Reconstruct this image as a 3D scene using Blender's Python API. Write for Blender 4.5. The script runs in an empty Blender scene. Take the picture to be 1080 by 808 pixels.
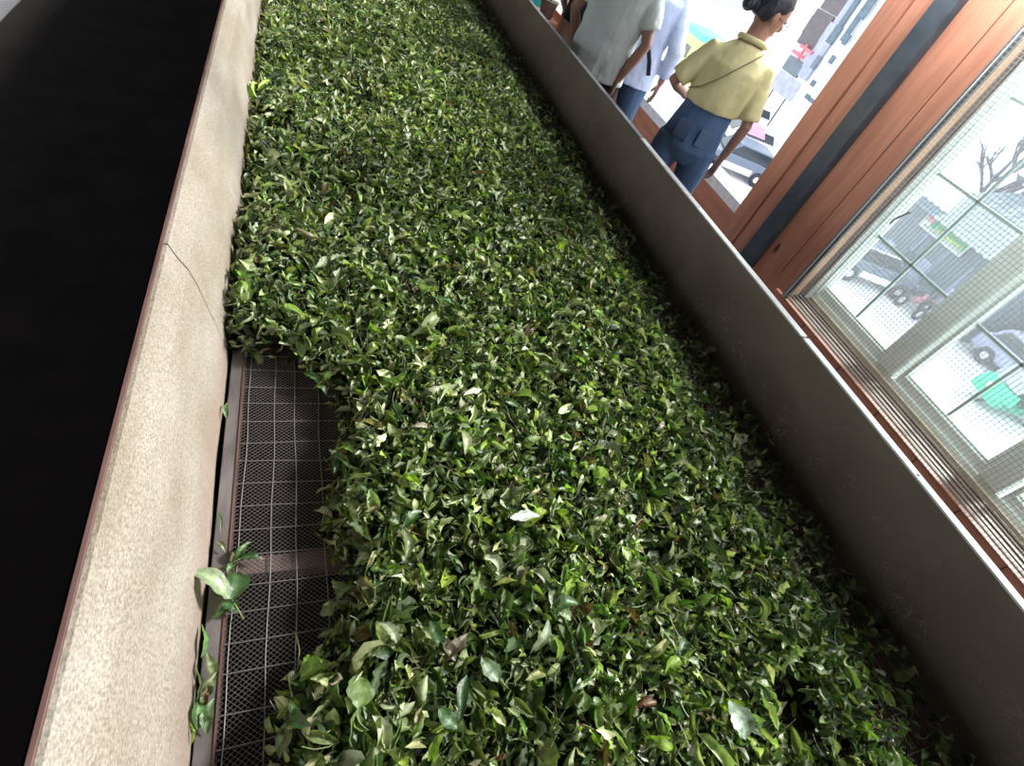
import bpy, bmesh, math, random
import numpy as np
from mathutils import Vector, Matrix, Euler
random.seed(7); rng = np.random.default_rng(11)
C = bpy.context.scene.collection
PI = math.pi
# ---------------------------------------------------------------- camera calibration
F = 557.0
def _n(a): return a/np.linalg.norm(a)
v1 = np.array([312-540, 404+302, -F]); v2 = np.array([272-540, 404-930, -F])
Yc = _n(v1); Zc = -_n(v2); Yc = _n(Yc-Zc*(Yc@Zc)); Xc = np.cross(Yc, Zc)
H = 1.74
def ray(x, y):
    d = np.array([x-540, 404-y, -F]); return np.array([d@Xc, d@Yc, d@Zc])
def onx(x, y, X): r = ray(x, y); p = r*X/r[0]; return Vector((p[0], p[1], p[2]+H))
def onz(x, y, Z): r = ray(x, y); p = r*(Z-H)/r[2]; return Vector((p[0], p[1], p[2]+H))
def onh(x, y, D): r = ray(x, y); p = r*D/math.hypot(r[0], r[1]); return Vector((p[0], p[1], p[2]+H))
cam = bpy.data.cameras.new('camera'); co = bpy.data.objects.new('camera', cam); C.objects.link(co)
cam.sensor_fit = 'HORIZONTAL'; cam.sensor_width = 36; cam.lens = F/1080*36; cam.clip_start = .02; cam.clip_end = 300
# world axes of camera: columns
R = Matrix(((Xc[0], Xc[1], Xc[2]), (Yc[0], Yc[1], Yc[2]), (Zc[0], Zc[1], Zc[2])))
co.matrix_world = Matrix.Translation((0, 0, H)) @ R.to_4x4()
bpy.context.scene.camera = co

# ---------------------------------------------------------------- materials
def nodes(name):
    m = bpy.data.materials.new(name); m.use_nodes = True
    nt = m.node_tree; b = nt.nodes['Principled BSDF']; return m, nt, b
def mat(name, col, rough=.6, col2=None, scale=8, stretch=(1, 1, 1), bump=0, bscale=40, metal=0, spec=.5, detail=4, rot=(0, 0, 0), lo=.35, hi=.65):
    m, nt, b = nodes(name); N = nt.nodes.new; L = nt.links.new
    b.inputs['Base Color'].default_value = (*col, 1); b.inputs['Roughness'].default_value = rough
    b.inputs['Metallic'].default_value = metal; b.inputs['Specular IOR Level'].default_value = spec
    if col2 or bump:
        tc = N('ShaderNodeTexCoord'); mp = N('ShaderNodeMapping'); mp.inputs['Scale'].default_value = stretch; mp.inputs['Rotation'].default_value = rot
        L(tc.outputs['Object'], mp.inputs['Vector'])
    if col2:
        n = N('ShaderNodeTexNoise'); n.inputs['Scale'].default_value = scale; n.inputs['Detail'].default_value = detail
        L(mp.outputs[0], n.inputs['Vector'])
        r = N('ShaderNodeValToRGB'); r.color_ramp.elements[0].color = (*col, 1); r.color_ramp.elements[1].color = (*col2, 1)
        r.color_ramp.elements[0].position = lo; r.color_ramp.elements[1].position = hi
        L(n.outputs['Fac'], r.inputs[0]); L(r.outputs[0], b.inputs['Base Color'])
    if bump:
        n2 = N('ShaderNodeTexNoise'); n2.inputs['Scale'].default_value = bscale; n2.inputs['Detail'].default_value = 3
        L(mp.outputs[0], n2.inputs['Vector']); bp = N('ShaderNodeBump'); bp.inputs['Strength'].default_value = bump; bp.inputs['Distance'].default_value = .01
        L(n2.outputs['Fac'], bp.inputs['Height']); L(bp.outputs[0], b.inputs['Normal'])
    return m
def wood(name, c1, c2, along='Z', scale=9, rough=.55, knots=True):
    """planed timber: long grain streaks plus dark knots"""
    m, nt, b = nodes(name); N = nt.nodes.new; L = nt.links.new
    tc = N('ShaderNodeTexCoord'); mp = N('ShaderNodeMapping')
    s = {'X': (.12, 1, 1), 'Y': (1, .12, 1), 'Z': (1, 1, .12)}[along]; mp.inputs['Scale'].default_value = s
    L(tc.outputs['Object'], mp.inputs['Vector'])
    n = N('ShaderNodeTexNoise'); n.inputs['Scale'].default_value = scale*3; n.inputs['Detail'].default_value = 6; L(mp.outputs[0], n.inputs['Vector'])
    r = N('ShaderNodeValToRGB'); r.color_ramp.elements[0].color = (*c1, 1); r.color_ramp.elements[1].color = (*c2, 1)
    r.color_ramp.elements[0].position = .3; r.color_ramp.elements[1].position = .7; L(n.outputs['Fac'], r.inputs[0])
    out = r.outputs[0]
    if knots:
        mp2 = N('ShaderNodeMapping'); s2 = {'X': (.4, 1, 1), 'Y': (1, .4, 1), 'Z': (1, 1, .4)}[along]; mp2.inputs['Scale'].default_value = s2
        L(tc.outputs['Object'], mp2.inputs['Vector'])
        v = N('ShaderNodeTexVoronoi'); v.inputs['Scale'].default_value = 5.5; L(mp2.outputs[0], v.inputs['Vector'])
        r2 = N('ShaderNodeValToRGB'); r2.color_ramp.elements[0].position = .05; r2.color_ramp.elements[1].position = .1
        r2.color_ramp.elements[0].color = (.12, .1, .1, 1); r2.color_ramp.elements[1].color = (1, 1, 1, 1); L(v.outputs['Distance'], r2.inputs[0])
        mx = N('ShaderNodeMix'); mx.data_type = 'RGBA'; mx.blend_type = 'MULTIPLY'; mx.inputs[0].default_value = 1
        L(r.outputs[0], mx.inputs[6]); L(r2.outputs[0], mx.inputs[7]); out = mx.outputs[2]
    L(out, b.inputs['Base Color']); b.inputs['Roughness'].default_value = rough
    bp = N('ShaderNodeBump'); bp.inputs['Strength'].default_value = .25; bp.inputs['Distance'].default_value = .004
    L(n.outputs['Fac'], bp.inputs['Height']); L(bp.outputs[0], b.inputs['Normal'])
    return m
M = {}
M['orange_wood'] = wood('orange_timber', (.33, .135, .080), (.46, .205, .13), 'Z')
M['orange_wood_y'] = wood('orange_timber_lengthwise', (.36, .13, .075), (.49, .21, .135), 'Y')
M['brown_plank'] = wood('brown_plank', (.10, .06, .045), (.26, .17, .13), 'Y', 20, knots=False)
M['cream_wood'] = mat('cream_strip', (.62, .55, .40), .5, (.5, .42, .3), 30)
M['light_orange'] = wood('pale_orange_timber', (.55, .30, .17), (.75, .45, .27), 'Z')
M['steel_blue'] = mat('dark_blue_painted_steel', (.030, .042, .055), .45, (.05, .062, .075), 14, bump=.1)
M['dark_grey'] = mat('dark_grey_metal', (.08, .085, .09), .5, (.13, .13, .13), 20)
M['red_wood'] = mat('dark_red_wood', (.10, .03, .025), .5, (.06, .02, .016), 12, (1, .2, 1))
M['ply_edge'] = mat('ply_edge', (.09, .042, .034), .6, (.14, .075, .06), 25, (1, .3, 1))
M['black_mat'] = mat('black_rubber', (.026, .022, .021), .9, (.036, .030, .028), 5, spec=.1)  # near-black; on the floor strip it stands in for the trough's shadow
M['floor'] = mat('grey_cement', (.20, .20, .21), .8, (.27, .27, .28), 4, bump=.1)
M['ceil'] = mat('ceiling_sheet', (.14, .135, .13), .8)
M['inner_wall'] = mat('dark_board_wall', (.14, .11, .09), .8, (.10, .08, .07), 3)
M['green_white'] = mat('pale_green_paint', (.76, .83, .78), .45, (.68, .76, .71), 18)
M['green_bar'] = mat('grey_green_paint', (.30, .40, .36), .45, (.36, .45, .41), 20)
M['white_metal'] = mat('white_metal', (.80, .80, .80), .35, (.66, .66, .68), 20)
M['wire'] = mat('galvanised_wire', (.18, .16, .155), .42, metal=.3)
M['grid_wire'] = mat('galvanised_grid_wire', (.24, .22, .21), .4, metal=.3)
M['screen_wire'] = mat('screen_wire', (.30, .33, .31), .5, metal=.2)
M['rail'] = mat('worn_steel_rail', (.11, .095, .09), .5, (.19, .165, .16), 22, (1, .4, 1), bump=.2, metal=.3)
M['white_wall'] = mat('white_plaster', (.8, .8, .8), .8, (.7, .72, .73), 1.5)
M['pavement'] = mat('pale_pavement', (.72, .72, .74), .9, (.62, .62, .65), .8)
M['rust'] = mat('tan_timber', (.20, .13, .11), .8, (.13, .09, .08), 20, (1, .3, 1))

def glass_mat():
    m, nt, b = nodes('window_glass'); N = nt.nodes.new; L = nt.links.new
    t = N('ShaderNodeBsdfTransparent'); g = N('ShaderNodeBsdfGlossy'); g.inputs['Roughness'].default_value = .03
    t.inputs[0].default_value = (.93, .97, .96, 1)
    lw = N('ShaderNodeLayerWeight'); pw = N('ShaderNodeMath'); pw.operation = 'POWER'; pw.inputs[1].default_value = 4; L(lw.outputs['Facing'], pw.inputs[0])
    fr = N('ShaderNodeMath'); fr.operation = 'MULTIPLY_ADD'; fr.inputs[1].default_value = .35; fr.inputs[2].default_value = .02; L(pw.outputs[0], fr.inputs[0])
    mx = N('ShaderNodeMixShader'); L(fr.outputs[0], mx.inputs[0]); L(t.outputs[0], mx.inputs[1]); L(g.outputs[0], mx.inputs[2])
    tl = N('ShaderNodeBsdfTranslucent'); tl.inputs[0].default_value = (.9, .95, 1, 1); m2 = N('ShaderNodeMixShader'); m2.inputs[0].default_value = .04   # faint white veil that puts the outside haze into the pane
    L(mx.outputs[0], m2.inputs[1]); L(tl.outputs[0], m2.inputs[2]); L(m2.outputs[0], nt.nodes['Material Output'].inputs[0]); return m
M['glass'] = glass_mat()

def pale_board():
    m, nt, b = nodes('pale_mottled_board'); N = nt.nodes.new; L = nt.links.new
    tc = N('ShaderNodeTexCoord')
    def noise(sc, st, det=4, dist=0):
        mp = N('ShaderNodeMapping'); mp.inputs['Scale'].default_value = st; L(tc.outputs['Object'], mp.inputs['Vector'])
        n = N('ShaderNodeTexNoise'); n.inputs['Scale'].default_value = sc; n.inputs['Detail'].default_value = det; n.inputs['Distortion'].default_value = dist
        L(mp.outputs[0], n.inputs['Vector']); return n.outputs['Fac']
    def ramp(f, a, b_, lo, hi):
        r = N('ShaderNodeValToRGB'); r.color_ramp.elements[0].color = (*a, 1); r.color_ramp.elements[1].color = (*b_, 1)
        r.color_ramp.elements[0].position = lo; r.color_ramp.elements[1].position = hi; L(f, r.inputs[0]); return r.outputs[0]
    big = ramp(noise(7, (1, .5, 1)), (.26, .22, .17), (.345, .31, .265), .35, .65)
    fine = ramp(noise(330, (1, .6, 1), 6, .4), (.62, .59, .54), (1.12, 1.12, 1.12), .36, .62)
    mx = N('ShaderNodeMix'); mx.data_type = 'RGBA'; mx.blend_type = 'MULTIPLY'; mx.inputs[0].default_value = 1
    L(big, mx.inputs[6]); L(fine, mx.inputs[7])
    # pinkish scuffing towards the bottom edge of the board (object z 0.64 .. 0.72), a stain of its own
    sep = N('ShaderNodeSeparateXYZ'); L(tc.outputs['Object'], sep.inputs[0])
    mr = N('ShaderNodeMapRange'); mr.inputs['From Min'].default_value = .75; mr.inputs['From Max'].default_value = .67; L(sep.outputs['Z'], mr.inputs[0])
    mm = N('ShaderNodeMath'); mm.operation = 'MULTIPLY'; mm.inputs[1].default_value = .5; L(mr.outputs[0], mm.inputs[0])
    mx2 = N('ShaderNodeMix'); mx2.data_type = 'RGBA'; L(mm.outputs[0], mx2.inputs[0]); L(mx.outputs[2], mx2.inputs[6]); mx2.inputs[7].default_value = (.27, .185, .15, 1)
    L(mx2.outputs[2], b.inputs['Base Color']); b.inputs['Roughness'].default_value = .6
    bp = N('ShaderNodeBump'); bp.inputs['Strength'].default_value = .2; bp.inputs['Distance'].default_value = .002
    L(noise(190, (1, .6, 1)), bp.inputs['Height']); L(bp.outputs[0], b.inputs['Normal']); return m
M['pale_board'] = pale_board()

def dark_board():
    m, nt, b = nodes('brown_scuffed_board'); N = nt.nodes.new; L = nt.links.new
    tc = N('ShaderNodeTexCoord')
    def noise(sc, st, det=4, dist=0):
        mp = N('ShaderNodeMapping'); mp.inputs['Scale'].default_value = st; L(tc.outputs['Object'], mp.inputs['Vector'])
        n = N('ShaderNodeTexNoise'); n.inputs['Scale'].default_value = sc; n.inputs['Detail'].default_value = det; n.inputs['Distortion'].default_value = dist
        L(mp.outputs[0], n.inputs['Vector']); return n.outputs['Fac']
    r = N('ShaderNodeValToRGB'); r.color_ramp.elements[0].color = (.118, .083, .064, 1); r.color_ramp.elements[1].color = (.18, .136, .110, 1)
    r.color_ramp.elements[0].position = .35; r.color_ramp.elements[1].position = .7; L(noise(5, (1, .5, 1)), r.inputs[0])
    # thin pale fibre scratches, only on the lower part
    r2 = N('ShaderNodeValToRGB'); e = r2.color_ramp.elements; e[0].position = .475; e[0].color = (0, 0, 0, 1); e[1].position = .50; e[1].color = (1, 1, 1, 1)
    e2 = e.new(.525); e2.color = (0, 0, 0, 1); L(noise(38, (1, .8, 1), 2, 1.2), r2.inputs[0])
    sep = N('ShaderNodeSeparateXYZ'); L(tc.outputs['Object'], sep.inputs[0])
    mr = N('ShaderNodeMapRange'); mr.inputs['From Min'].default_value = .92; mr.inputs['From Max'].default_value = .72; L(sep.outputs['Z'], mr.inputs[0])
    mp_ = N('ShaderNodeMapRange'); mp_.inputs['From Min'].default_value = .45; mp_.inputs['From Max'].default_value = .6; L(noise(9, (1, 1, 1), 2), mp_.inputs[0])
    k1 = N('ShaderNodeMath'); k1.operation = 'MULTIPLY'; L(mr.outputs[0], k1.inputs[0]); L(mp_.outputs[0], k1.inputs[1])
    k2 = N('ShaderNodeMath'); k2.operation = 'MULTIPLY'; L(k1.outputs[0], k2.inputs[0]); L(r2.outputs[0], k2.inputs[1])
    k3 = N('ShaderNodeMath'); k3.operation = 'MULTIPLY'; k3.inputs[1].default_value = .8; L(k2.outputs[0], k3.inputs[0])
    mx = N('ShaderNodeMix'); mx.data_type = 'RGBA'; L(k3.outputs[0], mx.inputs[0]); L(r.outputs[0], mx.inputs[6]); mx.inputs[7].default_value = (.42, .32, .26, 1)
    L(mx.outputs[2], b.inputs['Base Color']); b.inputs['Roughness'].default_value = .5; return m
M['dark_board'] = dark_board()

def leaf_mat(name, attr=True, col=(.07, .13, .04)):
    m, nt, b = nodes(name); N = nt.nodes.new; L = nt.links.new
    if attr:
        a = N('ShaderNodeVertexColor'); a.layer_name = 'leafcol'; base = a.outputs[0]
    else:
        a = N('ShaderNodeRGB'); a.outputs[0].default_value = (*col, 1); base = a.outputs[0]
    # small blotches, and a paler greyer underside
    tc = N('ShaderNodeTexCoord'); n = N('ShaderNodeTexNoise'); n.inputs['Scale'].default_value = 90; L(tc.outputs['Object'], n.inputs['Vector'])
    mr = N('ShaderNodeMapRange'); mr.inputs['From Min'].default_value = .3; mr.inputs['From Max'].default_value = .7; mr.inputs['To Min'].default_value = .7; mr.inputs['To Max'].default_value = 1.25
    L(n.outputs['Fac'], mr.inputs[0])
    mul = N('ShaderNodeVectorMath'); mul.operation = 'SCALE'; L(base, mul.inputs[0]); L(mr.outputs[0], mul.inputs['Scale'])
    g = N('ShaderNodeNewGeometry'); mx = N('ShaderNodeMix'); mx.data_type = 'RGBA'
    hf = N('ShaderNodeMath'); hf.operation = 'MULTIPLY'; hf.inputs[1].default_value = .45; L(g.outputs['Backfacing'], hf.inputs[0]); L(hf.outputs[0], mx.inputs[0])
    L(mul.outputs[0], mx.inputs[6]); mx.inputs[7].default_value = (.42, .47, .28, 1)
    L(mx.outputs[2], b.inputs['Base Color']); b.inputs['Roughness'].default_value = .40; b.inputs['Specular IOR Level'].default_value = .6
    bp = N('ShaderNodeBump'); bp.inputs['Strength'].default_value = .35; bp.inputs['Distance'].default_value = .003
    n2 = N('ShaderNodeTexNoise'); n2.inputs['Scale'].default_value = 170; L(tc.outputs['Object'], n2.inputs['Vector']); L(n2.outputs['Fac'], bp.inputs['Height']); L(bp.outputs[0], b.inputs['Normal'])
    tr = N('ShaderNodeBsdfTranslucent'); ms = N('ShaderNodeMixShader'); ms.inputs[0].default_value = .22
    br = N('ShaderNodeVectorMath'); br.operation = 'MULTIPLY'; br.inputs[1].default_value = (1.6, 2.0, .7); L(mul.outputs[0], br.inputs[0]); L(br.outputs[0], tr.inputs[0])
    L(b.outputs[0], ms.inputs[1]); L(tr.outputs[0], ms.inputs[2]); L(ms.outputs[0], nt.nodes['Material Output'].inputs[0])
    return m
M['leaf'] = leaf_mat('tea_leaf')
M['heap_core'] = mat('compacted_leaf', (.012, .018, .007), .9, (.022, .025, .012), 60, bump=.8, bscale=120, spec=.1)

# ---------------------------------------------------------------- mesh helpers
class MB:
    """collects shapes into one mesh"""
    def __init__(s): s.v = []; s.f = []
    def add(s, vs, fs):
        o = len(s.v); s.v += [tuple(v) for v in vs]; s.f += [tuple(i+o for i in f) for f in fs]; return s
    def box(s, x0, x1, y0, y1, z0, z1, mtx=None):
        vs = [Vector((x, y, z)) for x in (x0, x1) for y in (y0, y1) for z in (z0, z1)]
        if mtx: vs = [mtx @ v for v in vs]
        return s.add(vs, [(0, 1, 3, 2), (4, 6, 7, 5), (0, 4, 5, 1), (2, 3, 7, 6), (0, 2, 6, 4), (1, 5, 7, 3)])
    def tube(s, pts, rad, n=8, cap=True):
        pts = [Vector(p) for p in pts]; rad = rad if isinstance(rad, (list, tuple)) else [rad]*len(pts)
        t0 = (pts[1]-pts[0]).normalized(); a = t0.orthogonal().normalized(); vs = []; k = len(pts)
        for i, p in enumerate(pts):
            t = (pts[min(i+1, k-1)]-pts[max(i-1, 0)]).normalized()
            a = (a-t*a.dot(t)).normalized(); b = t.cross(a); r = rad[i]
            ra, rb = (r if isinstance(r, tuple) else (r, r))
            for j in range(n):
                w = 2*PI*j/n; vs.append(p+a*ra*math.cos(w)+b*rb*math.sin(w))
        fs = [(i*n+j, i*n+(j+1) % n, (i+1)*n+(j+1) % n, (i+1)*n+j) for i in range(k-1) for j in range(n)]
        if cap: fs += [tuple(reversed(range(n))), tuple((k-1)*n+j for j in range(n))]
        return s.add(vs, fs)
    def loft(s, rings, n=20):
        """rings: (centre, rx, ry[, side, front]) stacked ellipses"""
        vs = []
        for r in rings:
            c, rx, ry = Vector(r[0]), r[1], r[2]; sd = Vector(r[3]) if len(r) > 3 else Vector((1, 0, 0)); fr = Vector(r[4]) if len(r) > 4 else Vector((0, 1, 0))
            for j in range(n):
                w = 2*PI*j/n; vs.append(c+sd*rx*math.cos(w)+fr*ry*math.sin(w))
        k = len(rings)
        fs = [(i*n+j, i*n+(j+1) % n, (i+1)*n+(j+1) % n, (i+1)*n+j) for i in range(k-1) for j in range(n)]
        fs += [tuple(reversed(range(n))), tuple((k-1)*n+j for j in range(n))]
        return s.add(vs, fs)
    def ball(s, c, r, n=14, m=10, mtx=None):
        c = Vector(c); r = r if isinstance(r, (tuple, list)) else (r, r, r); vs = [Vector((0, 0, r[2]))]
        for i in range(1, m):
            for j in range(n):
                a, b = PI*i/m, 2*PI*j/n; vs.append(Vector((r[0]*math.sin(a)*math.cos(b), r[1]*math.sin(a)*math.sin(b), r[2]*math.cos(a))))
        vs.append(Vector((0, 0, -r[2])))
        if mtx: vs = [mtx @ v for v in vs]
        vs = [v+c for v in vs]
        fs = [(0, 1+j, 1+(j+1) % n) for j in range(n)]
        fs += [(1+i*n+j, 1+(i+1)*n+j, 1+(i+1)*n+(j+1) % n, 1+i*n+(j+1) % n) for i in range(m-2) for j in range(n)]
        fs += [(len(vs)-1, 1+(m-2)*n+(j+1) % n, 1+(m-2)*n+j) for j in range(n)]
        return s.add(vs, fs)
    def extrude(s, prof, x0, x1, axis='x', mtx=None):
        """closed 2-D outline (a,b) extruded along an axis"""
        f = {'x': lambda t, a, b: (t, a, b), 'y': lambda t, a, b: (a, t, b), 'z': lambda t, a, b: (a, b, t)}[axis]
        n = len(prof); vs = [Vector(f(x0, *p)) for p in prof]+[Vector(f(x1, *p)) for p in prof]
        if mtx: vs = [mtx @ v for v in vs]
        return s.add(vs, [tuple(reversed(range(n))), tuple(range(n, 2*n))]+[(i, (i+1) % n, n+(i+1) % n, n+i) for i in range(n)])
    def torus(s, c, R_, r, axis='x', n=24, m=8, mtx=None):
        vs = []
        for i in range(n):
            a = 2*PI*i/n
            for j in range(m):
                b = 2*PI*j/m; q = R_+r*math.cos(b); u, v, w = q*math.cos(a), q*math.sin(a), r*math.sin(b)
                p = Vector((w, u, v) if axis == 'x' else (u, w, v) if axis == 'y' else (u, v, w))+Vector(c)
                vs.append(mtx @ p if mtx else p)
        return s.add(vs, [(i*m+j, i*m+(j+1) % m, ((i+1) % n)*m+(j+1) % m, ((i+1) % n)*m+j) for i in range(n) for j in range(m)])
    def build(s, name, m, parent=None, smooth=False, bevel=0, fix=True):
        me = bpy.data.meshes.new(name); me.from_pydata(s.v, [], s.f); me.update()
        if fix:
            bm = bmesh.new(); bm.from_mesh(me); bmesh.ops.recalc_face_normals(bm, faces=bm.faces[:]); bm.to_mesh(me); bm.free()
        if smooth: me.shade_smooth()
        o = bpy.data.objects.new(name, me); C.objects.link(o)
        if m: me.materials.append(m)
        if parent: o.parent = parent
        if bevel:
            b = o.modifiers.new('bevel', 'BEVEL'); b.width = bevel; b.segments = 2; b.limit_method = 'ANGLE'
        return o
def tag(o, label, cat, group=None, kind=None):
    if label: o['label'] = label
    if cat: o['category'] = cat
    if group: o['group'] = group
    if kind: o['kind'] = kind
    return o
def thing(name, label, cat, loc=(0, 0, 0), rz=0, group=None):
    o = bpy.data.objects.new(name, None); C.objects.link(o); o.location = loc; o.rotation_euler.z = rz; o.empty_display_size = .1
    return tag(o, label, cat, group)
def struct(o, label=None): o['kind'] = 'structure'; (label and o.__setitem__('label', label)); return o
def bx(name, m, x0, x1, y0, y1, z0, z1, parent=None, bevel=0): return MB().box(x0, x1, y0, y1, z0, z1).build(name, m, parent, bevel=bevel)

# ---------------------------------------------------------------- the trough
BED = .64; TY0, TY1 = -1.2, 7.2
trough = thing('withering_trough', 'long withering trough with one pale and one dark side board, full of tea leaves', 'trough')
prof = [(-.2035, .962), (-.189, .93), (-.172, .902), (-.157, .86), (-.144, .81), (-.128, .75), (-.114, .69), (-.106, .650), (-.104, .615)]
def prof_x(z):
    for (a, b), (c, d) in zip(prof, prof[1:]):
        if d <= z <= b: return a+(c-a)*(b-z)/(b-d)
    return prof[0][0] if z > prof[0][1] else prof[-1][0]
def pale_panel(y0, y1, seed):
    r = random.Random(seed); n = max(2, int((y1-y0)/.02)); b = MB(); vs = []; k = len(prof)
    ph = [r.uniform(0, 6) for _ in range(4)]
    for i in range(n+1):
        y = y0+(y1-y0)*i/n
        wob = .0035*math.sin(y*5+ph[0])+.0022*math.sin(y*17+ph[1])
        rag = .0022*math.sin(y*61+ph[2])+.0016*math.sin(y*143+ph[3])
        for side in (0, 1):
            for j, (x, z) in enumerate(prof):
                t = j/(k-1); vs.append((x+wob*t*.8-(.007 if side else 0), y, z+rag*t*2.5))
    w = 2*k; fs = []
    for i in range(n):
        a, c = i*w, (i+1)*w
        for j in range(k-1):
            fs.append((a+j, a+j+1, c+j+1, c+j)); fs.append((a+k+j, c+k+j, c+k+j+1, a+k+j+1))
        fs.append((a, c, c+k, a+k)); fs.append((a+k-1, a+2*k-1, c+2*k-1, c+k-1))
    for a in (0, n*w): fs += [(a+j, a+j+1, a+k+j+1, a+k+j) for j in range(k-1)]
    b.add(vs, fs); return b
SEAM = 1.022
for y0, y1, sd in ((TY0, SEAM-.0022, 1), (SEAM+.0022, 3.45, 2), (3.454, TY1, 3)):
    pale_panel(y0, y1, sd).build('side_panel', M['pale_board'], trough, smooth=False)['label'] = 'pale mottled board panel leaning over the leaves'
MB().box(-.2175, -.2108, TY0, TY1, .86, .9665).build('edge_strip', M['ply_edge'], trough, bevel=.001)
# the dark outer side of the trough, below the rim: a leaning plank with bolts
op = MB(); op.add([(-.2225, TY0, .955), (-.268, TY0, .70), (-.268, TY0, .03), (-.222, TY0, .03), (-.2225, TY1, .955), (-.268, TY1, .70), (-.268, TY1, .03), (-.222, TY1, .03)],
                  [(0, 1, 2, 3), (4, 7, 6, 5), (0, 4, 5, 1), (1, 5, 6, 2), (2, 6, 7, 3), (3, 7, 4, 0)])
op.build('outer_skirt', M['black_mat'], trough)
for y0, y1 in ((-1.1, .42), (.72, 1.2)):
    q = MB(); q.add([(-.2245, y0, .945), (-.2705, y0, .695), (-.300, y0, .45), (-.262, y0, .45), (-.2245, y1, .945), (-.2705, y1, .695), (-.300, y1, .45), (-.262, y1, .45)],
                    [(0, 1, 2, 3), (4, 7, 6, 5), (0, 4, 5, 1), (1, 5, 6, 2), (2, 6, 7, 3), (3, 7, 4, 0)])
    q.build('outer_plank', M['red_wood'], trough)
for px, py in ((108, 503), (208, 107), (231, 25)):
    p = onz(px, py, .90); MB().ball((p.x, p.y, .90), (.0045, .0045, .0045), 10, 6).tube([(p.x, p.y, .90), (-.222, p.y, .90)], .0025, 6).build('bolt', M['grid_wire'], trough, smooth=True)
# right board
rb = MB(); rb.add([(1.545, TY0, .60), (1.597, TY0, .953), (1.612, TY0, .953), (1.560, TY0, .60), (1.545, 3.9, .60), (1.597, 3.9, .953), (1.612, 3.9, .953), (1.560, 3.9, .60)],
                  [(0, 1, 2, 3), (4, 7, 6, 5), (0, 4, 5, 1), (1, 5, 6, 2), (2, 6, 7, 3), (3, 7, 4, 0)])
rb.build('side_panel', M['dark_board'], trough)['label'] = 'brown scuffed board panel in its own shade'
def right_panel(y0, y1):
    q = MB(); q.add([(x, y, z) for y in (y0, y1) for x, z in ((1.545, .60), (1.597, .953), (1.612, .953), (1.560, .60))],
                    [(0, 1, 2, 3), (4, 7, 6, 5), (0, 4, 5, 1), (1, 5, 6, 2), (2, 6, 7, 3), (3, 7, 4, 0)])
    q.build('side_panel', M['dark_board'], trough)['label'] = 'brown scuffed board panel in its own shade'
right_panel(3.903, TY1)
for y0, y1 in ((TY0, .925), (.935, 2.30), (2.303, 3.86), (3.87, TY1)):
    MB().box(1.589, 1.618, y0, y1, .951, .957).build('edge_cap', M['white_metal'] if y1 < 3.8 else M['dark_grey'], trough, bevel=.001)
for y in (2.3, 1.7, .4): MB().ball((1.603, y, .957), (.004, .004, .002), 8, 5).build('screw', M['dark_grey'], trough, smooth=True)
right_panel_out = MB().box(1.618, 1.63, TY0, TY1, .03, .60).build('outer_skirt', M['red_wood'], trough)
# bed frame and wire mesh
MB().box(-.098, -.0695, TY0, TY1, BED-.045, BED+.004).build('bed_rail', M['rail'], trough, bevel=.0015)
MB().box(-.0705, -.0672, TY0, TY1, BED-.045, BED+.0065).build('rail_lip', M['ply_edge'], trough)
for y in (.455, 1.67, 2.89, 4.1, 5.3): MB().box(-.068, 1.55, y, y+.036, BED-.045, BED-.004).build('cross_beam', M['rust'], trough, bevel=.002)
def flat_wires(segs, w, h):
    V = []; Fc = []
    for p, q in segs:
        p, q = np.array(p), np.array(q); t = (q-p)/np.linalg.norm(q-p); s = np.cross(t, [0, 0, 1])*w/2; o = len(V)
        for e in (p, q): V += [e-s, e+s, e+np.array([0, 0, h])]
        Fc += [(o, o+3, o+5, o+2), (o+1, o+2, o+5, o+4), (o, o+1, o+4, o+3)]
    b = MB(); b.v = [tuple(v) for v in V]; b.f = Fc; return b
segs = []; x0, x1 = -.068, 1.545; y0, y1 = -.9, 6.6; W = x1-x0; sl = .82
pt = .0088
for k in range(int((y1-y0+W*sl)/pt)):
    for sg in (1, -1):
        ya = y0-W*sl+k*pt if sg > 0 else y0+k*pt
        yb = ya+sg*W*sl; a, b_ = 0., 1.
        for lim, gt in ((y0, 1), (y1, 0)):
            pass
        p, q = np.array([x0, ya, BED]), np.array([x1, yb, BED+(.0006 if sg > 0 else 0)])
        d = q-p; ts = sorted(((y0-ya)/d[1], (y1-ya)/d[1])); a, b_ = max(0, ts[0]), min(1, ts[1])
        if b_-a > .01: segs.append((p+d*a, p+d*b_))
flat_wires(segs, .0011, .0008).build('wire_mesh', M['wire'], trough, fix=False)
g = MB(); r = random.Random(3)
for i in range(30):
    x = -.052+i*.0535+r.uniform(-.006, .006); ph = r.uniform(0, 6); am = r.uniform(.001, .006)
    g.tube([(x+am*math.sin(y*6+ph)+.0015*math.sin(y*23+ph), y, BED+.002) for y in np.arange(-.9, 6.6, .06)], .0011, 5, False)
for i in range(140):
    y = -.9+i*.0535+r.uniform(-.005, .005); ph = r.uniform(0, 6); am = r.uniform(.001, .004)
    g.tube([(x, y+am*math.sin(x*9+ph), BED+.0035) for x in np.arange(-.066, 1.56, .07)], .001, 5, False)
g.build('wire_grid', M['grid_wire'], trough, smooth=True)
MB().box(-.21, 1.60, TY0, TY1, .03, .05).build('air_duct_floor', M['black_mat'], trough)

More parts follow.
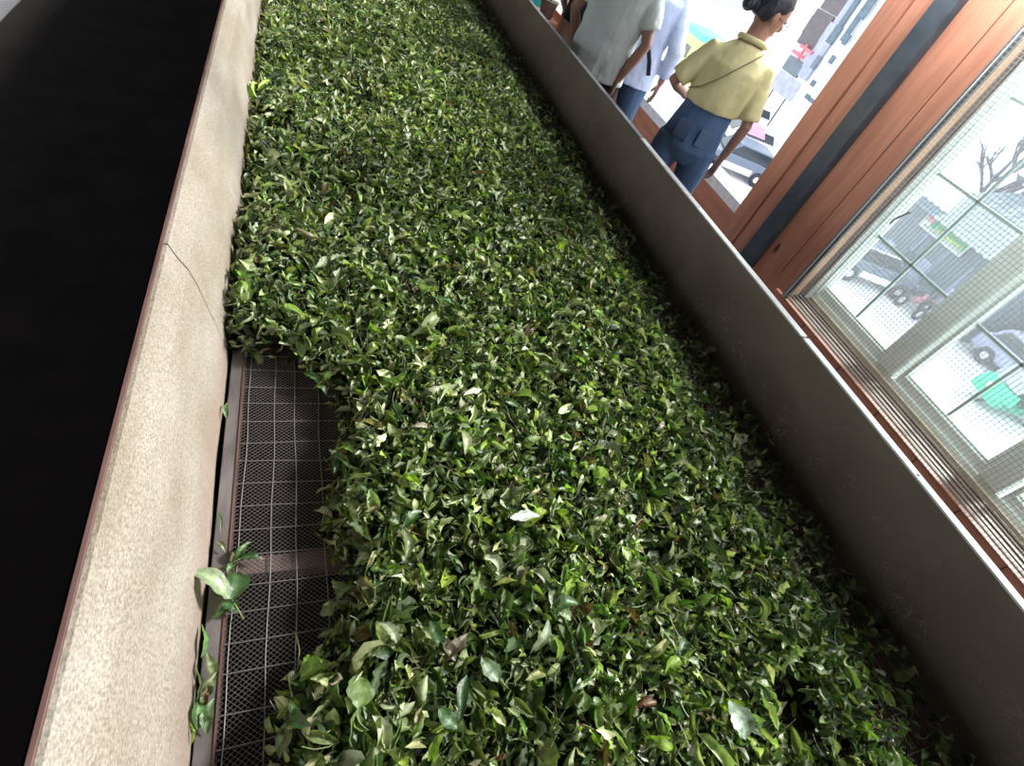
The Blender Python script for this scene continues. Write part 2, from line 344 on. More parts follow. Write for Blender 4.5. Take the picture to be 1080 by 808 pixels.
# ---------------------------------------------------------------- tea leaves
def smooth(a, b, x):
    t = np.clip((x-a)/(b-a), 0, 1); return t*t*(3-2*t)
_k = rng.normal(size=(26, 2))*np.array([9, 7]); _p = rng.uniform(0, 6.28, 26); _a = rng.uniform(.3, 1, 26)
def nz(x, y, s=1.): return sum(a*np.sin(s*(k[0]*x+k[1]*y)+p) for k, p, a in zip(_k, _p, _a))/5.0
XL = np.array([(-1.2, -.03), (.02, .0), (.15, .005), (.22, .035), (.29, .088), (.44, .115), (.53, .10), (.64, .12), (.75, .14), (.85, .12), (.93, .085), (.975, .03), (1.0, -.03), (1.03, -.085), (1.07, -.14), (8, -.15)])
def heap(x, y):
    x = np.asarray(x, float); y = np.asarray(y, float)
    xl = np.interp(y, XL[:, 0], XL[:, 1])+.010*nz(x*0, y, 3.)*(y < 1.0)
    h = .012+.075*smooth(xl-.01, xl+.085, x)+.016*nz(x, y)+.009*nz(x+3, y, 2.6)
    xr = 1.235+.03*nz(x*0+2, y, 1.2)
    r = smooth(xr+.14, xr-.05, x)
    h = h*r+(1-r)*(.016+.006*nz(x, y, 2.))
    for cx, cy, rr in ((-.02, 2.15, .055), (1.02, .0, .055), (-.09, 1.62, .03)):
        h = h*smooth(rr*.55, rr*1.35, np.hypot(x-cx, (y-cy)*.8))
    return np.where(x < xl-.008, -1, np.maximum(h, 0))
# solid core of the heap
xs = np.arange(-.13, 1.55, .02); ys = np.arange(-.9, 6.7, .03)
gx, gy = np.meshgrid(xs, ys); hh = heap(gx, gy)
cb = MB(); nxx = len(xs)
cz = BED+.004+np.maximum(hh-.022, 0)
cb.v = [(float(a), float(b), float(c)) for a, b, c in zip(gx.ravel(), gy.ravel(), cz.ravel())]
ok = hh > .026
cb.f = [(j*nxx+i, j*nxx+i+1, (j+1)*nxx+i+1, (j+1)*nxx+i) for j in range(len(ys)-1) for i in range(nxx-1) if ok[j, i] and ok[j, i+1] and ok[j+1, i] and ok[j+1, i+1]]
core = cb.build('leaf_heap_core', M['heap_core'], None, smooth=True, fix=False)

def leaf_local(rg, nl=7, curl=1.0):
    """one withered leaf, unit length along +x, 3 columns"""
    t = np.linspace(0, 1, nl); w = np.sin(PI*np.clip(t, 0, 1)**.85)**.8*rg.uniform(.13, .25); w[0] = .012; w[-1] = .004
    bend = rg.normal(0, 1.0)*curl; tw = rg.normal(0, .7)*curl; fold = abs(rg.normal(.45, .45))*curl; s2 = rg.normal(0, .9)*curl; roll = abs(rg.normal(0, .9))*curl
    ang = np.cumsum(np.concatenate([[0], np.full(nl-1, bend/(nl-1))])) + .4*s2*np.sin(t*2*PI)*.5
    dx = np.diff(t, prepend=0)
    px = np.cumsum(dx*np.cos(ang)); pz = np.cumsum(dx*np.sin(ang)); py = .06*s2*np.sin(t*PI)
    V = []
    wav = rg.normal(0, .08, (nl, 2))*curl; wav[0] = wav[-1] = 0
    for i in range(nl):
        a = tw*(t[i]-.3)
        # cross section: outer, half, mid, half, outer with folding
        row = []
        for s in (-1, -.5, 0, .5, 1):
            q = abs(s); f = fold*.6+roll*q*.8
            yy = s*w[i]*math.cos(min(f, 1.5)*.8); zz = q*w[i]*math.sin(min(f, 1.5))+(wav[i, 0 if s < 0 else 1]*q)
            row.append((yy, zz))
        nx_, nz_ = -math.sin(ang[i]), math.cos(ang[i])
        for yy, zz in row:
            y2 = yy*math.cos(a)-zz*math.sin(a); z2 = yy*math.sin(a)+zz*math.cos(a)
            V.append((px[i]+z2*nx_, py[i]+y2, pz[i]+z2*nz_))
    V = np.array(V); Fc = [(i*5+j, (i+1)*5+j, (i+1)*5+j+1, i*5+j+1) for i in range(nl-1) for j in range(4)]
    return V-np.array([.5*px[-1], 0, V[:, 2].mean()]), np.array(Fc)
def mesh_np(name, V, Fq, col=None, m=None):
    me = bpy.data.meshes.new(name); nv, nf = len(V), len(Fq); me.vertices.add(nv); me.vertices.foreach_set('co', np.asarray(V, np.float32).ravel())
    me.loops.add(nf*4); me.loops.foreach_set('vertex_index', np.asarray(Fq, np.int32).ravel())
    me.polygons.add(nf); me.polygons.foreach_set('loop_start', np.arange(0, nf*4, 4, dtype=np.int32)); me.polygons.foreach_set('loop_total', np.full(nf, 4, np.int32))
    me.polygons.foreach_set('use_smooth', np.ones(nf, bool))
    if col is not None:
        a = me.color_attributes.new('leafcol', 'FLOAT_COLOR', 'POINT'); a.data.foreach_set('color', np.asarray(col, np.float32).ravel())
    if m: me.materials.append(m)
    me.update(); me.validate(); return me
PAL = np.array([(.022, .048, .012), (.045, .086, .020), (.115, .165, .05), (.28, .34, .15), (.50, .54, .33), (.26, .36, .05), (.15, .085, .035), (.25, .22, .11)])
PW = np.array([.18, .21, .19, .20, .13, .045, .02, .025]); PW = PW/PW.sum()
def rand_cols(n):
    c = PAL[rng.choice(len(PAL), n, p=PW)]*rng.uniform(.8, 1.5, (n, 1))*rng.uniform(.9, 1.1, (n, 3)); return np.clip(c, 0, 1)
def rots(n, tilt, rollsd):
    yaw = rng.uniform(0, 2*PI, n); pit = rng.normal(0, tilt, n); rol = rng.normal(0, rollsd, n)
    cy, sy, cp, sp, cr, sr = np.cos(yaw), np.sin(yaw), np.cos(pit), np.sin(pit), np.cos(rol), np.sin(rol)
    Rm = np.empty((n, 3, 3))
    Rm[:, 0, 0] = cy*cp; Rm[:, 0, 1] = cy*sp*sr-sy*cr; Rm[:, 0, 2] = cy*sp*cr+sy*sr
    Rm[:, 1, 0] = sy*cp; Rm[:, 1, 1] = sy*sp*sr+cy*cr; Rm[:, 1, 2] = sy*sp*cr-cy*sr
    Rm[:, 2, 0] = -sp; Rm[:, 2, 1] = cp*sr; Rm[:, 2, 2] = cp*cr
    return Rm
def scatter(x, y, zoff, size, nl, tilt=.6, rollsd=.85, nvar=48, curl=1.):
    Vs, Cs, Fs = [], [], []; o = 0; n = len(x); z = BED+.006+heap(x, y)+zoff
    var = rng.integers(0, nvar, n)
    for k in range(nvar):
        lv, lf = leaf_local(rng, nl, curl); idx = np.where(var == k)[0]; m_ = len(idx)
        if not m_: continue
        Rm = rots(m_, tilt, rollsd); P = np.einsum('nij,vj->nvi', Rm, lv)*size[idx, None, None]+np.stack([x[idx], y[idx], z[idx]], 1)[:, None, :]
        P[:, :, 2] = np.maximum(P[:, :, 2], BED+.004)
        # keep clear of the boards
        P[:, :, 0] = np.clip(P[:, :, 0], np.interp(-P[:, :, 2], [-q[1] for q in prof], [q[0] for q in prof])+.002, 1.548+(P[:, :, 2]-.64)*.147-.004)
        nv = len(lv); Vs.append(P.reshape(-1, 3)); cc_ = np.repeat(rand_cols(m_)[:, None, :], nv, 1); cc_[:, 2::5] = np.minimum(cc_[:, 2::5]*1.35+.015, 1); cc_[:, 0::5] *= .88; cc_[:, 4::5] *= .88; Cs.append(cc_.reshape(-1, 3))
        Fs.append((lf[None]+(np.arange(m_)*nv)[:, None, None]+o).reshape(-1, 4)); o += m_*nv
    return np.concatenate(Vs), np.concatenate(Fs), np.concatenate(Cs)
def sample(n, ya, yb):
    x = rng.uniform(-.14, 1.54, n); y = rng.uniform(ya, yb, n); h = heap(x, y)
    keep = (h > .010) & ((x < 1.27+.04*nz(x*0+2, y, 1.2)) | (rng.random(n) < .40)); return x[keep], y[keep]
parts = []
for ya, yb, dens, nl in ((-.45, 1.5, 6800, 6), (1.5, 3.2, 6000, 5), (3.2, 6.5, 4800, 4)):
    n = int(dens*(yb-ya)*1.68); x, y = sample(n, ya, yb); sz = np.clip(rng.lognormal(math.log(.038), .36, len(x)), .018, .085)
    parts.append(scatter(x, y, rng.uniform(-.026, .016, len(x)), sz, nl))
# fine stems and curled shreds among the leaves
def stems(n, ya, yb):
    x, y = sample(n, ya, yb); n = len(x); z = BED+.012+heap(x, y)+rng.uniform(-.008, .014, n); L = rng.uniform(.02, .065, n)*.5
    yaw = rng.uniform(0, 2*PI, n); pit = rng.normal(0, .4, n); bend = rng.normal(0, .25, n)
    d = np.stack([np.cos(yaw)*np.cos(pit), np.sin(yaw)*np.cos(pit), np.sin(pit)], 1); s = np.stack([-np.sin(yaw), np.cos(yaw), yaw*0], 1); u = np.cross(d, s)
    c = np.stack([x, y, z], 1); V = []; r_ = rng.uniform(.0006, .0013, n)[:, None]
    for t in (-1, -.3, .4, 1):
        p = c+d*(L*t)[:, None]+s*(L*bend*t*t)[:, None]
        for a in range(3):
            w = 2*PI*a/3; V.append(p+(s*math.cos(w)+u*math.sin(w))*r_)
    V = np.stack(V, 1); V[:, :, 2] = np.maximum(V[:, :, 2], BED+.004)
    V[:, :, 0] = np.clip(V[:, :, 0], np.interp(-V[:, :, 2], [-q[1] for q in prof], [q[0] for q in prof])+.002, 1.545+(V[:, :, 2]-.64)*.147-.004)
    f = np.array([(i*3+a, i*3+(a+1) % 3, (i+1)*3+(a+1) % 3, (i+1)*3+a) for i in range(3) for a in range(3)])
    cols = np.array([(.16, .22, .08), (.24, .28, .14), (.14, .08, .045), (.09, .15, .04)])[rng.integers(0, 4, n)]
    return V.reshape(-1, 3), (f[None]+(np.arange(n)*12)[:, None, None]).reshape(-1, 4), np.repeat(cols, 12, 0)
parts.append(stems(int(1000*1.95*1.68), -.45, 1.5)); parts.append(stems(int(600*4*1.68), 1.5, 5.5))
Vt, Ft, Ct = [], [], []; o = 0
for V, Fq, cc in parts: Vt.append(V); Ft.append(Fq+o); Ct.append(cc); o += len(V)
Ct = np.concatenate(Ct); Ct = np.concatenate([Ct, np.ones((len(Ct), 1))], 1)
me = mesh_np('tea_leaf_heap', np.concatenate(Vt), np.concatenate(Ft), Ct, M['leaf'])
pile = bpy.data.objects.new('tea_leaf_heap', me); C.objects.link(pile)
tag(pile, 'deep layer of withering green tea leaves spread over the wire mesh of the trough', 'tea leaves', kind='stuff')
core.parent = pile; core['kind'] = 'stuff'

# loose leaves on top: individual objects sharing a few dozen meshes
blades = []
for k in range(40):
    V, Fq = leaf_local(rng, 9, 1.0); c = rand_cols(1)[0]; cc = np.tile(np.append(c, 1), (len(V), 1)); cc[2::5, :3] = np.minimum(cc[2::5, :3]*1.4+.02, 1); n = len(V)
    me = mesh_np('tea_leaf', V, Fq, cc, M['leaf']); blades.append(me)
def px_fall(n):
    out = []
    while len(out) < n:
        px, py = random.uniform(290, 930), random.uniform(430, 806); p = onz(px, py, .72)
        if p.x > 1.17 or float(heap(p.x, p.y)) < .05: continue
        if all((px-a)**2+(py-b)**2 > 150 for a, b, _ in out): out.append((px, py, p))
    return out
for i, (px, py, p) in enumerate(px_fall(255)):
    o = bpy.data.objects.new('tea_leaf', blades[i % 40]); C.objects.link(o); z = BED+.020+float(heap(p.x, p.y))
    o.location = (p.x, p.y, z); o.rotation_euler = (random.gauss(0, .45), random.gauss(0, .35), random.uniform(0, 6.28)); o.scale = [random.uniform(.042, .070)]*3
    tag(o, 'single withered green tea leaf lying loose on top of the heap in the trough', 'leaf', 'loose tea leaves on top of the heap')

def leaf_between(base, tip, up, width, arch=.0, fold=.5, col=(.07, .13, .04), wave=.05, seed=0, n=11):
    r = random.Random(seed); base, tip, up = Vector(base), Vector(tip), Vector(up); d = tip-base; L = d.length; t_ = d.normalized(); s = up.cross(t_).normalized(); u = t_.cross(s)
    V = []
    for i in range(n):
        t = i/(n-1); w = width*.5*max(.02, math.sin(PI*t**.85)**.8)*(1+r.uniform(-.10, .08)); c = base+d*t+u*(arch*L*math.sin(PI*t)+r.gauss(0, .018)*L)+s*(.05*L*math.sin(t*5+seed))
        for sd in (-1, -.5, 0, .5, 1):
            q = abs(sd); V.append(tuple(c+s*sd*w*math.cos(fold*q)+u*(q*w*math.sin(fold)+(r.gauss(0, wave*1.8)*w if q == 1 else r.gauss(0, wave)*w if q else 0))))
    cc = np.tile((*col, 1), (len(V), 1)); cc[2::5, :3] = np.minimum(cc[2::5, :3]*1.5+.03, 1)
    return mesh_np('leaf', V, [(i*5+j, (i+1)*5+j, (i+1)*5+j+1, i*5+j+1) for i in range(n-1) for j in range(4)], cc, M['leaf'])
M['stalk'] = mat('green_stalk', (.22, .28, .10), .5, (.14, .2, .07), 60)
def stalk(pts, r, parent, name='stem'):
    b = MB(); b.tube(pts, [r*(1-.4*i/(len(pts)-1)) for i in range(len(pts))], 6); return b.build(name, M['stalk'], parent, smooth=True)
def lobj(me, parent): o = bpy.data.objects.new('leaf', me); C.objects.link(o); o.parent = parent; return o
G = (.06, .13, .03); G2 = (.035, .085, .02); PG = (.26, .33, .18); YG = (.20, .32, .03); BR = (.13, .055, .025); OL = (.12, .15, .055)
UP = Vector((0, 0, 1))
# the shoot lying across rail and pale board
sh = thing('tea_shoot', 'tea shoot with a big pale curled leaf draped over the pale board', 'leaf')
b0 = onz(257, 653, .655)
stalk([b0, onz(248, 638, .662), onz(240, 626, .668)], .0016, sh)
lobj(leaf_between(onz(243, 630, .668), onz(197, 604, .70), (.5, .1, .9), .040, .18, .35, PG, .06, 1), sh)
lobj(leaf_between(onz(246, 634, .664), onz(249, 603, .652), (.2, .4, 1), .048, .10, .5, G2, .05, 2), sh)
lobj(leaf_between(onz(252, 645, .658), onz(232, 634, .662), UP, .022, .05, .5, G2, .1, 3), sh)
lobj(leaf_between(onz(246, 640, .660), onz(222, 652, .652), UP, .014, .1, .5, G, .2, 4), sh)
# shoot just above it
sh = thing('tea_shoot', 'small crumpled green tea shoot lying on the wire mesh by the cross beam', 'leaf')
stalk([onz(240, 596, .652), onz(252, 590, .656), onz(262, 585, .652)], .0012, sh)
for k, (a, b) in enumerate((((246, 592), (266, 572)), ((250, 590), (278, 590)), ((243, 594), (258, 578)), ((244, 594), (240, 605)))):
    lobj(leaf_between(onz(*a, .652), onz(*b, .656), (.1*k, .1, 1), .018, .12, .7, (G, G2, OL, G)[k], .15, 10+k), sh)
def tiny(px, py, qx, qy, w, col, z0, z1, label, up=(0, 0, 1), arch=.1, fold=.5, seed=5, wave=.08):
    a, b = onz(px, py, z0), onz(qx, qy, z1); me = leaf_between(a, b, up, w, arch, fold, col, wave, seed); me.name = 'tea_leaf'
    o = bpy.data.objects.new('tea_leaf', me); C.objects.link(o); return tag(o, label, 'leaf')
tiny(238, 442, 240, 424, .013, G, .655, .66, 'small green leaf on the bed rail just below the end of the leaf heap')
tiny(229, 570, 238, 582, .010, OL, .655, .652, 'narrow olive leaf wedged between pale board and bed rail above the draped shoot')
tiny(231, 540, 233, 562, .006, G, .655, .66, 'thin rolled green leaf standing in the gap beside the bed rail')
tiny(211, 694, 212, 658, .017, (.10, .22, .05), .66, .668, 'bright green leaf leaning on the pale board below the draped shoot', (1, 0, .4))
tiny(203, 750, 206, 700, .008, (.10, .22, .05), .66, .67, 'long folded green leaf standing against the pale board above the tiny bottom leaf', (1, 0, .3), fold=1.1)
tiny(201, 786, 199, 760, .008, YG, .655, .665, 'narrow yellow-green leaf at the foot of the pale board, lowest in the rail gap', (1, 0, .3), fold=1.0)
tiny(224, 716, 217, 688, .024, OL, .655, .668, 'olive leaf topmost of the withered bunch on the bed rail', (.4, .2, 1), fold=.7)
tiny(212, 738, 228, 708, .028, OL, .655, .66, 'crumpled olive leaf in the middle of the withered bunch on the bed rail', (.3, -.2, 1), fold=.9, wave=.25)
tiny(215, 745, 219, 722, .016, BR, .662, .668, 'dried brown leaf curled in the withered bunch on the bed rail', (.3, 0, 1), fold=1.1, wave=.3)
tiny(206, 770, 213, 732, .028, G, .655, .658, 'dull green leaf under the withered bunch beside the pale board', (.5, 0, 1))
tiny(216, 775, 225, 736, .022, (.11, .17, .08), .650, .655, 'grey-green leaf hanging lowest from the withered bunch over the bed rail')
# heroes of the heap
def heapz(px, py, k=.03): p = onz(px, py, .72); return BED+k+max(0, float(heap(p.x, p.y)))
def hero(px, py, qx, qy, w, col, label, up=(0, 0, 1), arch=.1, fold=.35, seed=0, wave=.06, k=.035):
    return tiny(px, py, qx, qy, w, col, heapz(px, py, k), heapz(qx, qy, k), label, up, arch, fold, seed, wave)
hero(788, 780, 770, 738, .050, (.27, .36, .25), 'large broad pale grey-green leaf near the gap in the heap by the dark board', (-.2, 0, 1), .05, .2, 21)
hero(378, 748, 379, 711, .044, (.13, .20, .045), 'large flat olive-green leaf with visible veins near the heap edge by the mesh', (.1, -.3, 1), .04, .2, 22)
hero(537, 546, 570, 545, .030, (.62, .66, .58), 'bright whitish leaf turned underside up in the middle of the heap', (.5, .2, 1), .06, .15, 23)  # near-white colour carries the glare on this leaf
hero(664, 566, 680, 545, .013, (.17, .065, .025), 'rolled rust-brown dried leaf on the heap towards the dark board', UP, .05, 1.1, 24)
hero(668, 748, 692, 738, .028, BR, 'crumpled dark brown dried leaf lying low in the heap', UP, .1, .8, 25, .35)
hero(638, 286, 633, 280, .014, YG, 'tiny round bright yellow leaf at the shaded edge of the heap', UP, .0, .1, 26)
hero(452, 655, 468, 690, .030, G2, 'dark green leaf with pointed tip in the near half of the heap, upright', (.2, 0, 1), .1, .5, 27)
hero(492, 712, 482, 762, .024, G2, 'long dark green leaf lying along the heap near its front', (0, 0, 1), .1, .5, 28)
hero(525, 720, 508, 693, .034, (.14, .21, .10), 'broad sage-green leaf with pale veins near the front of the heap', (.1, .1, 1), .04, .25, 29)
hero(482, 770, 462, 745, .03, (.05, .12, .03), 'glossy dark green leaf with a pale midrib near the front of the heap', (.1, .1, 1), .05, .3, 30)
hero(480, 698, 462, 672, .026, (.12, .11, .06), 'brownish cupped leaf beside another cupped leaf near the heap front', (.3, 0, 1), .12, .5, 31)
hero(470, 700, 492, 668, .026, (.13, .10, .055), 'reddish-olive cupped leaf with dark speckles near the heap front', (-.3, 0, 1), .12, .5, 32)
hero(420, 676, 400, 657, .022, (.30, .36, .22), 'pale leaf with a white sheen on a short stalk above the cupped leaves', (.1, .3, 1), .1, .4, 33)
hero(560, 690, 580, 655, .02, (.26, .33, .2), 'long pale curved leaf on the near heap, curling round', (.1, .1, 1), .22, .4, 34)
hero(480, 322, 455, 312, .02, (.06, .16, .03), 'fresh dark green leaf on the far left part of the heap', (.1, .1, 1), .05, .3, 35)
hero(345, 272, 333, 283, .024, (.28, .34, .2), 'pale leaf of a pair lying open on the left part of the heap', (.3, 0, 1), .08, .3, 36)
hero(348, 275, 366, 270, .022, (.34, .4, .26), 'second pale leaf of the open pair on the left part of the heap', (0, .3, 1), .08, .3, 37)
def shoot(px, py, tips, cols, label, w=.022, dz=.04):
    t = thing('tea_shoot', label, 'leaf'); z = heapz(px, py, dz); b = onz(px, py, z); n = len(tips)
    q = onz(*tips[0], heapz(*tips[0], dz)); m_ = b.lerp(q, .5)+Vector((0, 0, .006))
    stalk([b, b.lerp(m_, .5)+Vector((.002, 0, .002)), m_], .0014, t)
    for k, tp in enumerate(tips):
        e = onz(*tp, heapz(*tp, dz)-(0 if k == 0 else .004)); s0 = b.lerp(m_, 1.0 if k == 0 else .75-.2*k)
        lobj(leaf_between(s0, e, (.25*(-1)**k, .1, 1), w*(1+.1*k), .12, .55, cols[k % len(cols)], .08, px+k), t)
    return t
shoot(305, 724, [(332, 692), (352, 700), (322, 725)], [YG, (.15, .28, .03), G], 'bright yellow-green tea shoot leaning out of the heap over the mesh', .030, .015)
shoot(355, 640, [(352, 612), (372, 618), (338, 650)], [OL, G, OL], 'olive tea shoot at the heap edge beside the cross beam', .022)
shoot(300, 770, [(312, 742), (296, 800), (330, 765)], [G, OL, G2], 'green tea shoot at the lowest edge of the heap by the mesh', .024)
shoot(355, 470, [(352, 500), (368, 495), (376, 480)], [G2, G, (.14, .24, .04)], 'dark green tea shoot drooping over the heap edge at the mesh', .018)
shoot(330, 410, [(352, 395), (322, 392), (345, 418)], [(.12, .24, .03), G, G], 'fresh green tea shoot where the heap turns back to the pale board', .018)
shoot(255, 300, [(250, 286), (266, 292), (262, 308)], [(.12, .27, .03), (.10, .22, .03), (.2, .3, .06)], 'bright green tea shoot pressed against the pale board beyond the seam', .020)
shoot(575, 640, [(602, 655), (585, 622), (610, 636)], [PG, OL, G], 'pale tea shoot lying in the near middle of the heap', .026)
shoot(710, 690, [(738, 705), (722, 672), (700, 712)], [PG, G2, YG], 'mixed green and yellow tea shoot towards the dark board side', .024)
shoot(430, 560, [(410, 548), (446, 540), (428, 590)], [PG, G, OL], 'sage tea shoot on the heap opposite the cross beam', .024)
# thin stalk standing loose over the mesh
stk = MB(); stk.tube([onz(312, 668, .65), onz(316, 685, .665), onz(314, 705, .67), onz(307, 716, .655)], .0011, 6)
tag(stk.build('tea_stalk', M['stalk'], None, smooth=True), 'thin bare curved stalk standing over the wire mesh near the heap edge', 'stalk')
stk = MB(); stk.tube([onz(304, 712, .68), onz(308, 735, .69), onz(320, 758, .68)], .0016, 6)
tag(stk.build('tea_stalk', M['stalk'], None, smooth=True), 'thick pale green stalk poking from the heap below the yellow-green shoot', 'stalk')

# ---------------------------------------------------------------- room shell
HT = 6.0
struct(MB().box(-6, 3.1, -5, 12, -.25, 0).build('floor', M['floor']))
tag(MB().box(-1.50, -.305, -3, 9.2, 0, .02).build('floor_mat', M['black_mat']), 'black rubber walkway mat lying on the floor along the outside of the trough', 'mat')  # dark sheet laid where the floor is only shaded by the trough
struct(MB().box(-6.1, 3.1, -5, 12, HT, HT+.1).build('ceiling', M['ceil']))
struct(MB().box(-6.15, -6, -5, 12, 0, .6).box(-6.15, -6, -5, 12, 2.2, HT).box(-6.15, -6, -5, -4.7, 0, HT).box(-6.15, -6, 3.4, 3.7, 0, HT).box(-6.15, -6, 11.7, 12, 0, HT).build('wall_left', M['inner_wall']))  # long opening in this unseen wall is shaped to let fill light in
struct(MB().box(-6, 3.1, 12, 12.15, 0, HT).build('wall_far', M['inner_wall']))
struct(MB().box(-6, 3.1, -5.15, -5, 0, HT).build('wall_near', M['inner_wall']))
wr = struct(MB().box(2.86, 3.08, -5, 12, 4.35, HT).box(2.86, 3.08, -5, 12, -6, -.0).box(2.82, 3.08, -5, 12, 0, .40).build('wall_right', M['white_wall']))
# lower boarding on the window side
struct(MB().box(2.70, 2.728, -4, 1.93, 0, .470).box(2.729, 2.82, -4, 1.93, 0, .440).build('trim_1', M['orange_wood_y'], bevel=.002))
for k, y in enumerate((-.35, -.05, .22, .47, .73, 1.0, 1.3, 1.62)):
    MB().box(2.6985, 2.701, y, y+.006, 0, .4705).build('board_joint', M['red_wood'], bpy.data.objects['trim_1'])
struct(MB().box(2.80, 2.82, 2.646, 12, 0, .53).build('trim_2', M['orange_wood_y'], bevel=.002))
# sill planks behind the screen
sl = MB().box(2.82, 2.984, -4, 1.93, .40, .452).build('trim_3', M['brown_plank'], bevel=.003); struct(sl)
for k, x in enumerate((2.735, 2.775, 2.815, 2.855, 2.895, 2.93)):
    MB().box(x, x+.022, -4, 1.93, .452, .458+.002*(k % 2)).build('sill_slat', M['brown_plank'], sl, bevel=.002)
MB().box(2.965, 3.0, -4, 1.93, .452, .475).build('sill_strip', M['cream_wood'], sl, bevel=.003)
# posts between mesh window and open bay
struct(MB().box(2.80, 2.98, 1.93, 2.24, .0, 2.2).build('trim_4', M['orange_wood'], bevel=.003))
MB().box(2.7985, 2.80, 2.045, 2.049, .5, 2.2).build('board_joint', M['red_wood'], bpy.data.objects['trim_4'])
struct(MB().box(2.745, 2.95, 2.234, 2.349, 0, 4.35).build('trim_5', M['steel_blue'], bevel=.003))
struct(MB().box(2.80, 2.98, 2.35, 2.49, 0, 2.2).build('trim_6', M['orange_wood'], bevel=.003))
struct(MB().box(2.812, 2.98, 2.49, 2.505, 0, 2.2).box(2.795, 2.98, 2.505, 2.645, 0, 2.2).build('trim_7', M['orange_wood'], bevel=.003))
# jamb of the mesh window
struct(MB().box(2.80, 2.875, 1.905, 1.93, .452, 2.2).build('trim_8', M['light_orange'], bevel=.002))
struct(MB().box(2.875, 3.0, 1.905, 1.935, .452, 2.2).build('trim_9', M['rust'], bevel=.002))
# wire screen in front of the windows
sc = thing('wire_screen', 'square wire mesh screen in front of the pale green window, beside the timber post', 'screen')
s = MB(); px_ = .019
for i in range(int(4.4/px_)):
    y = 1.862-i*px_; s.box(2.6995, 2.7013, y, y+.0018, .470, 2.15)
for i in range(int(1.68/px_)):
    z = .472+i*px_; s.box(2.6985, 2.6999, -2.57, 1.866, z, z+.0018)
s.build('wire_mesh', M['screen_wire'], sc, fix=False)
MB().box(2.703, 2.72, 1.832, 1.868, .470, 2.15).build('frame_strip', M['dark_grey'], sc)
MB().box(2.698, 2.7025, 1.849, 1.853, .470, 2.15).build('frame_edge', M['white_metal'], sc)
# steel casements
w1 = thing('window_1', None, None); struct(w1)
MB().box(2.985, 3.06, -3.2, 1.905, .452, .50).box(2.985, 3.06, -3.2, 1.905, 2.12, 2.18).build('window_frame', M['green_white'], w1, bevel=.004)
MB().box(2.93, 3.06, 1.887, 1.905, .455, 2.12).box(2.965, 3.06, 1.876, 1.889, .50, 2.12).build('window_frame', M['green_white'], w1, bevel=.004)
Pw = .705
for k in range(7):
    ya, yb = 1.36-k*Pw, 1.876-k*Pw
    MB().box(2.975, 3.06, ya-.14, ya-.04, .50, 2.12).build('mullion', M['green_white'], w1, bevel=.005)
    ca = MB()
    for (a, b, c, d) in ((ya-.042, yb+.03, .50, .55), (ya-.042, yb+.03, 2.07, 2.12)): ca.box(3.0, 3.05, a, b if k else 1.876, c, d)
    ca.box(3.0, 3.05, ya-.042, ya-.012, .55, 2.07).box(3.015, 3.045, ya-.012, ya, .55, 2.07).box(3.015, 3.045, ya-.012, yb, .55, .562)
    if k: ca.box(3.0, 3.05, yb+.005, yb+.03, .55, 2.07)
    ca.build('casement', M['green_white'], w1, bevel=.003)
    bars = MB().box(3.022, 3.038, (ya+yb)/2-.0065, (ya+yb)/2+.0065, .56, 2.07)
    for q in range(4): bars.box(3.022, 3.038, ya, yb, .93+.376*q-.0065, .93+.376*q+.0065)
    bars.build('glazing_bar', M['green_bar'], w1)
    MB().box(3.030, 3.033, ya-.005, yb+.002, .556, 2.07).build('window_glass', M['glass'], w1)
MB().tube([(2.99, 1.855, 1.02), (2.965, 1.84, 1.05), (2.96, 1.80, 1.12)], .006, 8).build('window_latch', M['dark_grey'], w1, smooth=True)
# open bay: sliding track, one white stile
w2 = thing('window_2', None, None); struct(w2)
MB().box(2.80, 3.06, 2.645, 6.0, .53, .55).box(2.80, 2.812, 2.645, 6.0, .55, .600).box(2.855, 2.865, 2.645, 6.0, .55, .592).box(2.91, 2.92, 2.645, 6.0, .55, .592).box(3.0, 3.06, 2.645, 6.0, .55, .57).build('sliding_track', M['white_metal'], w2, bevel=.002)
MB().box(2.87, 2.905, 3.62, 3.66, .55, 2.12).box(2.87, 2.905, 3.62, 5.95, .555, .60).box(2.87, 2.905, 3.62, 5.95, 2.07, 2.12).build('sliding_sash', M['white_metal'], w2, bevel=.003)
MB().box(2.886, 2.889, 3.66, 5.95, .60, 2.07).build('window_glass', M['glass'], w2)
MB().box(2.80, 3.06, 2.645, 12, 2.12, 2.18).build('head_rail', M['white_metal'], w2)
# posts at the far end of the bay
struct(MB().box(2.74, 2.95, 5.98, 6.22, 0, 4.35).build('trim_10', M['steel_blue'], bevel=.004))
struct(MB().box(2.80, 2.90, 6.22, 6.36, 0, 4.35).build('trim_11', M['dark_grey'], bevel=.003))
struct(MB().box(2.78, 2.98, 6.36, 6.50, 0, 2.2).build('trim_12', M['orange_wood'], bevel=.003))
